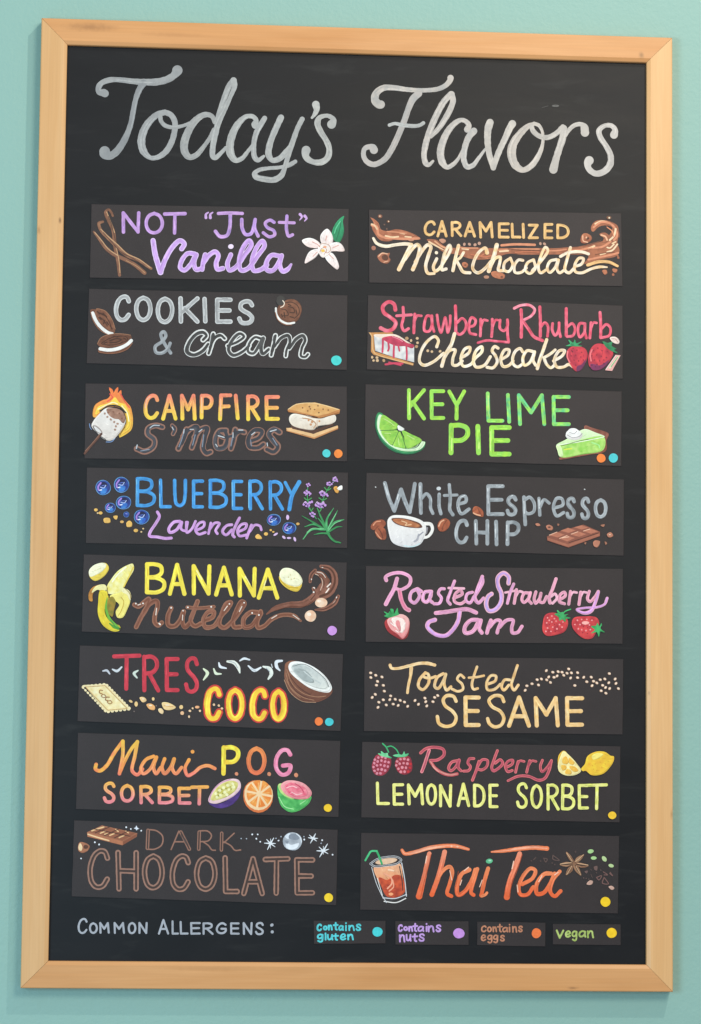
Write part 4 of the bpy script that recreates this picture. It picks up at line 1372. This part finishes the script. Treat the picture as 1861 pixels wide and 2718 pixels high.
s c3c6d0 14 162,168,8 185,165,14 202,185,8
s d3d8de 14 218,158,8 245,168,16 272,145,9
s cfd8cc 16 368,165,8 345,182,18 362,208,8
s dfe8c8 16 752,155,8 775,180,20 752,220,8
s dfe8d0 14 812,155,8 825,182,16 855,185,8
s e4e8ee 14 842,120,8 850,142,16 885,152,8
s e8eadf 20 892,112,12 930,118,22 955,145,22 965,178,8
s dfe4ea 13 965,108,8 990,95,14 1022,102,9
s e4e8ee 17 1015,138,8 1050,165,18 1088,148,10
s e4e8e0 20 1102,142,10 1140,155,22 1150,185,22 1132,215,10
s dfe4ea 18 1212,108,12 1180,115,20 1182,145,18 1200,165,8
s cfd4d8 5 1150,128 1156,148
s a3a9b4 4 900,110 935,122 952,150
s a3a9b4 4 1120,150 1140,172
s a3a9b4 3 1030,155 1060,170
o red_lettering
t d03a4a~c23242 24 T:228,78,376,272 R:404,84,486,282 E:536,98,600,280 S:650,94,716,290
o outlined_lettering
t cf4038+f8cc3c*.58 46 C:772,272,845,448 O:898,280,978,448 C:1040,280,1112,450 O:1158,288,1226,450
o half_coconut
f 8a5a44/6b4031 1228,150 1232,125 1260,108 1320,115 1400,145 1480,220 1508,290 1470,330 1410,352 1340,345 1270,305 1228,220
s a87a5e 4 1235,180 1260,260 1330,320 1400,340
s a87a5e 4 1240,160 1275,245 1340,300 1420,320 1470,315
s a87a5e 3 1232,210 1270,280 1320,325
s 54322a 4 1250,220 1300,290 1370,330
s 54322a 4 1260,200 1310,262 1380,310
s c09678 3 1225,220 1258,290 1330,345 1410,352
f f1efeb 1250,140 1262,118 1310,112 1400,145 1475,210 1505,270 1490,292 1440,290 1370,265 1300,215 1260,175
f b8bfbe/dfe0da 1268,145 1285,128 1340,132 1410,170 1465,220 1485,262 1470,275 1420,270 1350,240 1290,185
f a5adac 1280,160 1320,150 1370,180 1400,235 1350,230 1300,190
s 4d5556 3 1275,140 1340,128 1415,170 1470,222 1488,262
s c8cecc 6 1340,170 1390,210 1440,240
o coconut_cracker
p f0dca4 50,250 180,245 325,390 180,408
p f8eec4~ecd698 75,265 170,258 290,380 188,390
D efdcae 9 38,258 180,244 325,392 182,410
D b8864a 3 60,262 175,254 305,388 190,398
s a06838 5 160,282 145,280 142,295 158,302
s a06838 4 165,305 152,312 165,324 180,318 170,306
s a06838 5 200,322 182,322 178,338 192,342
s a06838 4 205,340 188,348 200,360 216,354 208,342
o cracker_crumbs
e eac488 325,346,12,7,30
e eac488 357,362,10,15
f f0c890 378,325 405,323 418,340 395,352
e eac488 457,332,8,10
f eeb070 418,365 445,360 468,378 465,395 435,392
f f0d0a0 488,392 505,388 518,405 510,420 492,410
f f2cf94 508,355 530,352 560,360 590,382 550,398 520,390
s c98a4a 3 520,372 575,378
e eac488 621,380,11,12,20
e eebc90 627,415,11,11
d eec8a0 7 672,402 688,387 731,402 667,436 842,371 860,388 813,366
e f0b080 715,380,13,8
d 80706a 4 345,405 475,372
e f5e0c0 398,332,8,4
e f5e0c0 440,370,10,5
e f5e0c0 540,368,14,5
o allergen_dot
e ee7a3a 1428,464,24,24
o allergen_dot|turquoise dot
e 45c4cc 1489,467,25,24
C flavor_card|card|x|black card lettered in pale orange, scattered with sesame seeds|955 1730|28,26 1546,43 1542,486 24,466
o script_lettering
s f6d6a8~eab878 20 178,78,18 185,95,16 220,98,16 280,85,18 350,68,18 400,68,20 440,78,18
s f4cf9c~eab878 16.8 302,95,21.8 298,140,16.8 285,200,15.1 280,240,16.8
s f4cf9c~eab878 16.8 385,122 350,165 345,205 370,222 405,180 400,130 380,128 375,145 410,155 445,145
s f4cf9c~eab878 16.8 490,128 455,150 440,205 460,215 495,160 505,130 495,185 510,225 535,205
s f4cf9c~eab878 15.1 612,152 590,135 572,160 600,190 605,220 575,232 540,218
s f4cf9c~eab878 15.1 688,88 670,140 658,195 668,220 692,215
s f4cf9c~eab878 13.4 640,152 690,148 728,140
s f4cf9c~eab878 16 750,190 795,170 798,142 770,140 745,180 750,222 790,220 825,190
s f4cf9c~eab878 16 880,165 850,165 832,205 845,225 875,195
s f4cf9c~eab878 16 925,80 905,140 890,195 905,225 930,195
o block_lettering
t f4d09a~ecba74 24 E:620,268,698,430 E:1216,272,1304,428 A:876,268,992,434 M:1032,272,1162,432
s f4d09a~ecba74 19.8 565,290 550,262 510,258 490,280 500,315 545,350 565,385 550,425 505,438 465,420 455,380
s f4d09a~ecba74 19.8 845,292 830,262 790,258 758,285 775,320 825,350 845,390 828,430 790,440 760,420 750,392
S sesame 64,124 65,151 94,138 130,148 104,174 98,196 138,197 144,231 91,250 73,268 112,296 107,326 138,282 155,312 181,259 176,281 196,307 208,279 225,315 237,285 262,295 281,320 324,286 344,308 382,272 387,293 393,318 439,268 457,257 429,293 970,226 980,200 1010,188 1040,164 1065,160 1048,195 1096,165 1108,148 1094,111 1132,120 1118,180 1139,150 1157,142 1163,117 1186,120 1196,138 1215,126 1225,101 1241,124 1236,154 1277,123 1277,152 1261,198 1313,150 1357,149 1331,176 1371,173 1390,183 1362,199 1410,164 1437,160 1463,128 1497,160 1460,182 1502,186 1424,197 1441,210 1465,216 1415,229 1443,243 1516,216
C flavor_card|card|x|black card lettered in orange, yellow and pink, with passion fruit, orange and guava halves|195 1935|26,22 1566,70 1555,517 14,470
o script_lettering
s f2b04a~f08850 22 133,208 130,235 155,245 195,215 240,140 290,72
s f2c04a/ec7a62 21 290,72 290,150 270,262
s f2c04a/f08850 20 272,255 310,170 345,110 375,75
s f2c04a/ec7a62 21 375,75 360,160 345,245 375,268 405,235
s f2a04a/ee8a60 20 470,160 425,180 395,235 410,262 450,235 485,165
s f2a04a/ee8a60 20 488,165 470,225 485,262 512,225
s f2a04a/ee8a60 20 535,175 520,225 535,262 570,225 590,175
s f2a04a/ee8a60 20 592,175 580,230 600,262 635,225
s f2a04a/ee7a68 20 678,180 655,230 670,272 705,258 745,225 790,215 830,232
d f2a04a 13 699,133
o block_lettering
t f5e84c~f0c23a 26 P:880,108,966,262
t f09050/ee7850 25 O:1028,114,1120,258
s f29ab8~e87aa0 24 1272,150 1255,125 1225,125 1192,170 1192,235 1225,268 1262,255 1272,215 1228,215
d d88a68 12 957,263 1148,264 1306,270
t f2ac50/e8848c 20 S:182,318,240,428 O:282,332,350,422 R:396,338,462,432 B:504,342,582,432 E:620,348,682,434 T:694,340,786,438
o passion_fruit
f 5a3a8c~44286c 795,435 850,440 920,405 980,340 975,390 930,445 870,465 820,455
f f0ccd0 792,425 810,370 860,315 920,292 970,300 982,340 950,385 890,420 830,438
f e6dc90~c8bc58 805,412 822,370 865,325 925,303 965,318 955,355 905,395 850,415 815,420
d f4efb8 9 835,380 858,360 880,345 905,330 935,322 862,388 888,370 912,355 940,340 842,400 900,385
d 8a8838 4 848,370 870,355 895,350 920,340 875,378 850,392 925,352
s d898b8 5 795,425 812,372 862,318 920,295
o orange_half
e d8733c 1082,396,89,96,-18
e f4cfa0 1086,388,84,90,-18
W ea8234 1090,380,74,80
o guava_half
f 62c468~3fa050 1198,330 1215,375 1280,410 1350,410 1395,395 1385,430 1330,475 1275,488 1225,460 1200,400
s a8e8a0 5 1205,400 1240,455 1290,470
s a8e8a0 5 1330,440 1360,420
f b8d880 1202,325 1225,320 1245,370 1300,405 1280,412 1215,372
f f0a4a8/e88890 1215,330 1245,305 1300,303 1360,325 1398,375 1380,405 1320,412 1260,395 1225,362
f e25874~f08a98 1240,335 1270,315 1320,325 1365,350 1375,385 1320,402 1265,380
s f8bcc0 6 1250,345 1285,335 1310,345
s f8bcc0 6 1280,370 1310,385 1340,378
s c83c5c 5 1300,320 1335,345 1350,370
o allergen_dot
e f7c928 1492,463,24,23
C flavor_card|card|x|black card lettered in raspberry red and pale yellow, with raspberries and lemons|950 1960|25,20 1541,47 1535,493 20,464
o raspberry
f a83448~8f2a3c 90,130 110,98 150,92 190,110 195,150 175,195 140,218 100,210 82,170
d dd8a9c 8 100,125 120,112 142,108 162,115 96,145 116,135 138,130 160,136 180,140 92,168 112,158 134,155 156,160 176,165 98,190 118,182 140,182 160,188 112,205 132,205
s 3fae70 8 145,30 165,50 180,80
f 4fc082~8ad8a0 118,88 140,92 135,75 155,88 175,85 178,100 200,115 175,112 155,108 130,100
o raspberry
f a83040~8a2838 218,140 235,112 270,100 305,110 318,145 315,190 280,212 240,200 222,170
d e08c98 8 230,135 250,122 272,120 294,125 225,158 245,148 268,145 290,148 238,178 260,170 282,172 252,196 274,195
d c82c34 8 308,150 305,172 295,195
s 3fae70 7 172,50 195,45 225,65 242,95
f 4fc082~7ad098 205,100 235,92 260,95 272,75 278,92 298,88 290,102 265,108 235,110
o script_lettering
s d86a70+b84a5c*.35 18 368,85 400,60 450,52 500,65 505,95 470,125 425,130
s e88a90+c05468*.35 19 418,70 405,110 390,155 375,195
s c8555c+e09088*.35 18 425,135 455,175 500,205 545,215 582,208
s dc7074+b84a5c*.35 17 585,130 550,140 532,175 545,190 575,165 595,125 588,170 605,190
s dc7074+b84a5c*.35 16 680,118 655,120 645,145 660,165 650,188 620,192
s dc7074+b84a5c*.35 17 710,135 695,185 672,245
s dc7074+b84a5c*.35 16 705,160 730,125 760,130 755,165 725,185 705,180
s dc7074+b84a5c*.35 17 818,72 800,120 785,175 795,190 825,175 850,145 835,125 805,145
s dc7074+b84a5c*.35 16 870,170 905,150 908,128 880,135 865,165 880,195 905,188
s dc7074+b84a5c*.35 16 940,135 932,165 925,198
s dc7074+b84a5c*.35 14 930,165 950,132 975,135
s dc7074+b84a5c*.35 16 1008,130 998,165 990,198
s dc7074+b84a5c*.35 14 998,165 1020,132 1045,135
s dc7074+b84a5c*.35 16 1082,128 1070,165 1080,195 1110,170 1135,130
s dc7074+b84a5c*.35 17 1135,132 1120,190 1095,235 1060,245 1000,222,16 940,222,16 880,248,14
o block_lettering
t f3ee98~ebe47c 18 L:114,262,180,382 E:212,272,262,386 M:296,272,380,384 O:406,272,456,386 N:484,276,544,396 A:588,268,650,394 D:684,274,740,396 E:774,274,816,400
t f1ec94~dfe070 18 S:936,266,990,404 O:1020,276,1076,404 R:1114,274,1174,414 B:1200,274,1264,412 E:1298,276,1346,408 T:1348,272,1456,412
o lemon_wedge
f e8b83c 1172,150 1180,95 1205,72 1225,85 1215,110 1195,180 1180,195
f f6e4a0 1172,170 1185,110 1205,75 1240,100 1285,150 1308,190 1280,212 1225,218 1185,200
f f4c456~eeb040 1200,120 1220,105 1235,140 1225,150 1200,145
f f4c456~eeb040 1240,115 1270,145 1260,155 1238,145
f f4c456~eeb040 1192,160 1220,160 1222,175 1200,188
f f4c456~eeb040 1240,165 1270,165 1292,190 1265,195
f f4c456~eeb040 1225,180 1250,190 1250,208 1215,205
o lemon
f f3cc3a~eeb838 1308,180 1330,150 1345,105 1395,78 1450,80 1482,102 1500,105 1500,128 1480,165 1435,208 1370,215 1335,190 1318,192
f f8e478 1370,105 1400,88 1440,92 1420,110 1380,125
d e0a030 3 1380,180 1400,190 1430,170 1450,150 1420,140 1375,160 1355,150 1390,150
o allergen_dot
e f7c630 1491,451,24,22
C flavor_card|card|x|black card lettered in hollow brown capitals beside a silvery moon and stars|185 2170|26,16 1573,72 1564,515 11,463
o small_lettering
s 976c5b+42302b*.4 20 460,75 456,180
s 976c5b 8 460,70 510,78 545,110 540,160 500,185 455,186
s 976c5b 8 595,188 640,80
s 976c5b+42302b*.4 20 652,85 675,130 702,185
s 976c5b 8 618,142 688,142
s 976c5b+42302b*.4 20 760,85 757,185
s 976c5b 8 765,78 810,80 832,105 815,135 765,142
s 976c5b 8 780,140 815,165 835,190 855,192
s 976c5b+42302b*.4 20 892,92 890,190
s 976c5b 8 965,92 940,115 905,148
s 976c5b 8 905,142 945,165 970,192 1003,190
o large_lettering
t 9c7363+43322d*.4 32 C:120,196,222,408 H:284,206,390,418 O:440,226,542,412 C:602,226,696,420 O:745,236,852,420 L:912,236,982,434 A:1022,242,1130,446 T:1148,242,1280,444 E:1332,248,1424,442
o chocolate_bar
p a5694c 102,86 190,46 397,92 394,112 310,163 106,112
p b5714f 102,88 312,140 312,162 105,112
p 8a5038 312,140 395,95 393,110 312,162
s f2c898 8 108,98 160,115 230,135
p 94593f 114,84 190,52 388,92 310,136
s eec08c 8 130,78 165,66 200,56
s eec08c 7 180,92 210,80
s eec08c 7 205,98 225,94
s eec08c 7 235,105 265,92
s eec08c 7 285,82 270,70
s eec08c 7 290,118 320,105
s eec08c 6 330,80 345,90
s 4f2d20 5 150,90 235,55
s 4f2d20 5 205,105 290,66
s 4f2d20 5 262,120 345,78
s 4f2d20 5 140,66 355,110
o chocolate_chunk
f a5694c 50,165 60,145 95,150 118,168 105,195 75,208 52,195
e 5a3626 95,172,14,12
f f4d2a4 52,168 62,150 75,175 68,195 55,190
o white_dots
d e9ecf4 5 332,57 359,67 420,77 148,145 173,158 67,240 1071,99 1103,99 1095,124 1118,142 1225,135 1376,129 1481,133 1542,218
d aab0bc 4 1006,123 1037,124 1210,122 1240,112 1374,112 1475,151
o sparkle
f dfe4f0 392,48 398,60 408,65 397,68 392,76 387,67 378,63 388,60
o moon
e b8bcc4~999fa8 1306,139,57,54
f dfe5ee 1262,110 1290,92 1300,110 1280,125
f 858c98 1290,100 1330,98 1345,125 1310,130 1285,120
f e6eaf1 1270,150 1300,160 1345,150 1335,175 1300,188 1270,175
s e6eaf1 5 1330,95 1352,115 1360,145
f 8b919c 1262,135 1285,140 1275,155
o white_star
s e4e8ee 7 1142,150,4 1180,152,10 1208,152,3
s e4e8ee 7 1197,120,4 1178,152,10 1160,188,3
s e4e8ee 6 1155,128,3 1178,152,9 1205,172,3
s e4e8ee 6 1178,125,3 1178,180,3
o white_star
s e4e8ee 7 1400,118,4 1428,122,10 1455,122,3
s e4e8ee 7 1442,95,4 1428,122,10 1412,150,3
s e4e8ee 6 1405,102,3 1428,122,9 1448,138,3
o white_star
s e4e8ee 7 1450,195,4 1488,195,11 1520,185,3
s e4e8ee 7 1512,155,4 1488,195,11 1466,232,3
s e4e8ee 6 1462,172,3 1488,195,9 1515,212,3
s e4e8ee 6 1488,168,3 1488,215,3
o allergen_dot
e f9d12c 1519,470,26,26
C flavor_card|card|x|black card lettered in burnt orange script with an iced tea glass and star anise|945 2200|30,24 1544,42 1536,497 24,475
o iced_tea_glass
p 3d3a3c 90,215 270,190 298,400 180,430
f f0b48c/e8824c 105,225 180,215 258,205 275,280 285,370 235,400 180,395 150,340
f dc5c34~a83c28 135,285 180,300 230,270 270,280 285,370 235,402 180,395 150,340
s f4a888 9 165,262 205,285 210,320 185,350
s f4a888 7 215,300 220,340 195,365
s f8d0b0 10 190,240 220,245
e f0a070 205,383,14,9
s d8d8dc 4 92,225 120,320 160,408
s d8d8dc 5 268,200 285,290 296,395
s efeae6 4 125,290 155,390
s d8d8dc+3a3838*.5 10 84,205 120,180 180,165 240,165 265,182 240,205 180,215 110,220 84,205
e e8c0a0 178,190,65,17,-8
s d8d8dc 5 165,405 230,408 296,385
s efeae6 6 165,425 235,432 292,408
s c8c8cc 5 160,400 178,432
s 302e2e 5 255,220 270,300 275,360
oo straw
s 3aa868 12 152,205 135,160 122,132,12
s 4cc080 11 122,130 88,132 72,155 55,185
o script_lettering
s f08050+f5a080*.3 24 270,125,18 285,145,20 350,135,22 430,112,24 520,100,24 590,102,24 660,120,16
s f09070/e86434 26 430,145,24 415,210,24 395,300,26 370,395,38
s f09070/e86434 24 520,135,28 505,200 480,290 445,385
s f08858/e86434 22 470,310 510,245 550,222 565,250 550,320 535,380 560,395
s f08858/e86434 24 665,240 620,265 592,345 600,388 640,365 685,290 700,240
s f08858/e86434 22 712,235 690,310 675,375 690,388
s f08858/e86434 24 775,232 755,300 735,390
s f08858 16 738,395 760,385 768,375
s f08050+f5a080*.3 24 795,135,10 860,130,20 950,118,24 1040,110,24 1120,115,26
s f09070/e86434 28 960,145 935,220 900,310 885,400,36
s f08858/e86434 22 975,325 1035,290 1052,245 1025,232 985,270 955,340 965,385 1005,385 1040,340
s f08858/e86434 24 1145,262 1105,265 1060,325 1062,380 1100,375 1145,310 1165,262
s f08858/e86434 22 1195,250 1155,300 1140,370 1165,395 1200,365
fl
s fac8b0 6 415,160 408,200
s fac8b0 6 660,225 635,245
s fac8b0 6 925,190 915,235
s fac8b0 6 945,330 950,370
s fac8b0 6 1090,275 1072,310
s fac8b0 6 1165,270 1185,255
s fac8b0 5 620,300 610,330
s fac8b0 5 550,245 562,300
s fac8b0 5 725,340 740,300
d f8b898 7 560,102 595,104
s b84a28 3 440,150 425,220 400,310 380,400
s b84a28 3 975,150 950,230 915,320 898,400
s b84a28 3 600,250 585,340
o green_pod
e 5fb888 782,189,20,14,-10
e a8e0c0 785,186,9,5
o tea_leaf_flakes
s 5e4a46 6 1155,155 1192,185 1155,178 1155,155
s 5e4a46 6 1100,172 1122,178 1112,195 1100,172
s 5e4a46 5 1040,182 1055,168
s 5e4a46 5 1080,188 1085,190
f 6e5450 1340,250 1360,245 1352,262
f 6e5450 1395,222 1415,218 1412,245 1398,240
f 4c3c3a 1280,130 1292,128 1288,145
s 745450 6 1410,285 1440,275 1425,300 1410,285
s 745450 6 1455,285 1480,322 1445,318 1455,285
s 745450 6 1450,252 1475,270 1455,270
s 745450 6 1490,255 1505,275 1488,262
s 5e4a46 4 1375,238 1382,242
s 5e4a46 4 1378,268 1385,285
d 5e4a46 4 1410,258 1435,242 1350,290 1335,288 1365,295 1165,210 1150,200 1028,188
o clove
f c8a090 1352,325 1375,302 1390,308 1385,322 1365,328
o clove
f c8a090 1482,340 1502,335 1515,348 1500,358
o green_seed
e a9cf8c 1376,132,18,12,-10
o green_seed
e a9cf8c 1394,171,17,10
o green_seed
e b9cf94 1456,176,12,18,-35
o green_seed
e b9cf94 1496,216,16,10,15
o star_anise
f 9c7256~7d5640 1278,202 1250,180 1232,135 1262,160 1280,195
f a67c5e~7d5640 1278,202 1295,170 1338,150 1320,180 1285,205
f 9c7256~7d5640 1278,202 1320,200 1365,216 1325,228 1282,210
f a67c5e~7d5640 1278,204 1305,225 1320,274 1285,245
f 9c7256~7d5640 1278,204 1268,245 1230,272 1242,235 1270,210
f a67c5e~7d5640 1278,202 1235,222 1194,210 1235,195 1272,200
s 33241d 6 1242,152,2 1258,175,7 1272,195,3
s 33241d 6 1328,160,2 1302,180,7 1284,198,3
s 33241d 6 1350,215,2 1318,213,7 1288,207,3
s 33241d 6 1312,262,2 1298,238,7 1284,212,3
s 33241d 6 1238,262,2 1254,238,7 1272,212,3
s 33241d 6 1204,209,2 1235,208,7 1268,205,3
s d6ae88 4 1236,142 1268,190
s d6ae88 4 1334,152 1288,192
s d6ae88 4 1360,212 1300,202
s d6ae88 4 1198,206 1262,198
s d6ae88 4 1236,268 1266,218
s d6ae88 3 1318,270 1290,220
e 8a6248 1278,203,7,6
o allergen_dot
e f8cc1c 1463,428,29,29
K 3.6159
C key_card|card|x|small black card reading contains gluten beside a turquoise dot|820 2420|44,86 737,88 736,305 48,310
o hand_lettering
t 55cdd4 17 c:82,122,118,180 o:142,140,172,172 n:190,130,222,172 t:238,108,276,172 a:290,136,328,176
t 55cdd4 16 i:352,108,360,178 n:386,132,436,178
t 55cdd4 16 s:456,122,496,178
t 55cdd4 17 g:84,218,134,288 l:158,208,162,268 u:182,222,226,268 t:234,214,280,270 e:306,216,352,268 n:376,218,426,266
o allergen_dot
e 45cdd2 658,193,49,47
C key_card|card|x|small black card reading contains nuts beside a mauve dot|820 2420|828,90 1533,92 1534,320 830,316
o hand_lettering
t c39ada 17 c:862,128,894,186 o:914,146,944,178 n:962,142,994,184 t:1000,116,1040,186 a:1050,142,1100,186 i:1126,116,1132,186 n:1148,138,1200,190 s:1224,130,1264,188
t c39ada 17 n:872,222,920,286 u:938,222,978,278 t:994,216,1040,282 s:1060,216,1106,280
o allergen_dot
e c98fdc 1439,207,55,49
C key_card|card|x|small black card reading contains eggs beside an orange dot|1240 2420|97,96 753,106 751,334 95,322
o hand_lettering
t bd7e60 15 c:140,138,180,190 o:198,148,230,190 n:250,146,282,190 t:294,122,334,192 a:344,152,388,192 i:404,122,410,192 n:438,142,476,194 s:496,140,528,190
t bd7e60 15 e:138,224,178,276 g:198,226,238,298 g:254,226,294,296 s:322,228,356,280
o allergen_dot
e f0773e 665,206,45,49
C key_card|card|x|small black card reading Vegan beside a yellow dot|1240 2420|822,118 1475,122 1475,322 822,314
o hand_lettering
t b9c878~a0b85c 18 V:860,180,924,250 e:948,188,990,240
t b0c070~9cb454 17 g:1010,188,1052,276 a:1076,186,1136,240 n:1158,184,1212,246
o allergen_dot
e f7c81e 1386,204,49,49
'''
draw(DATA)
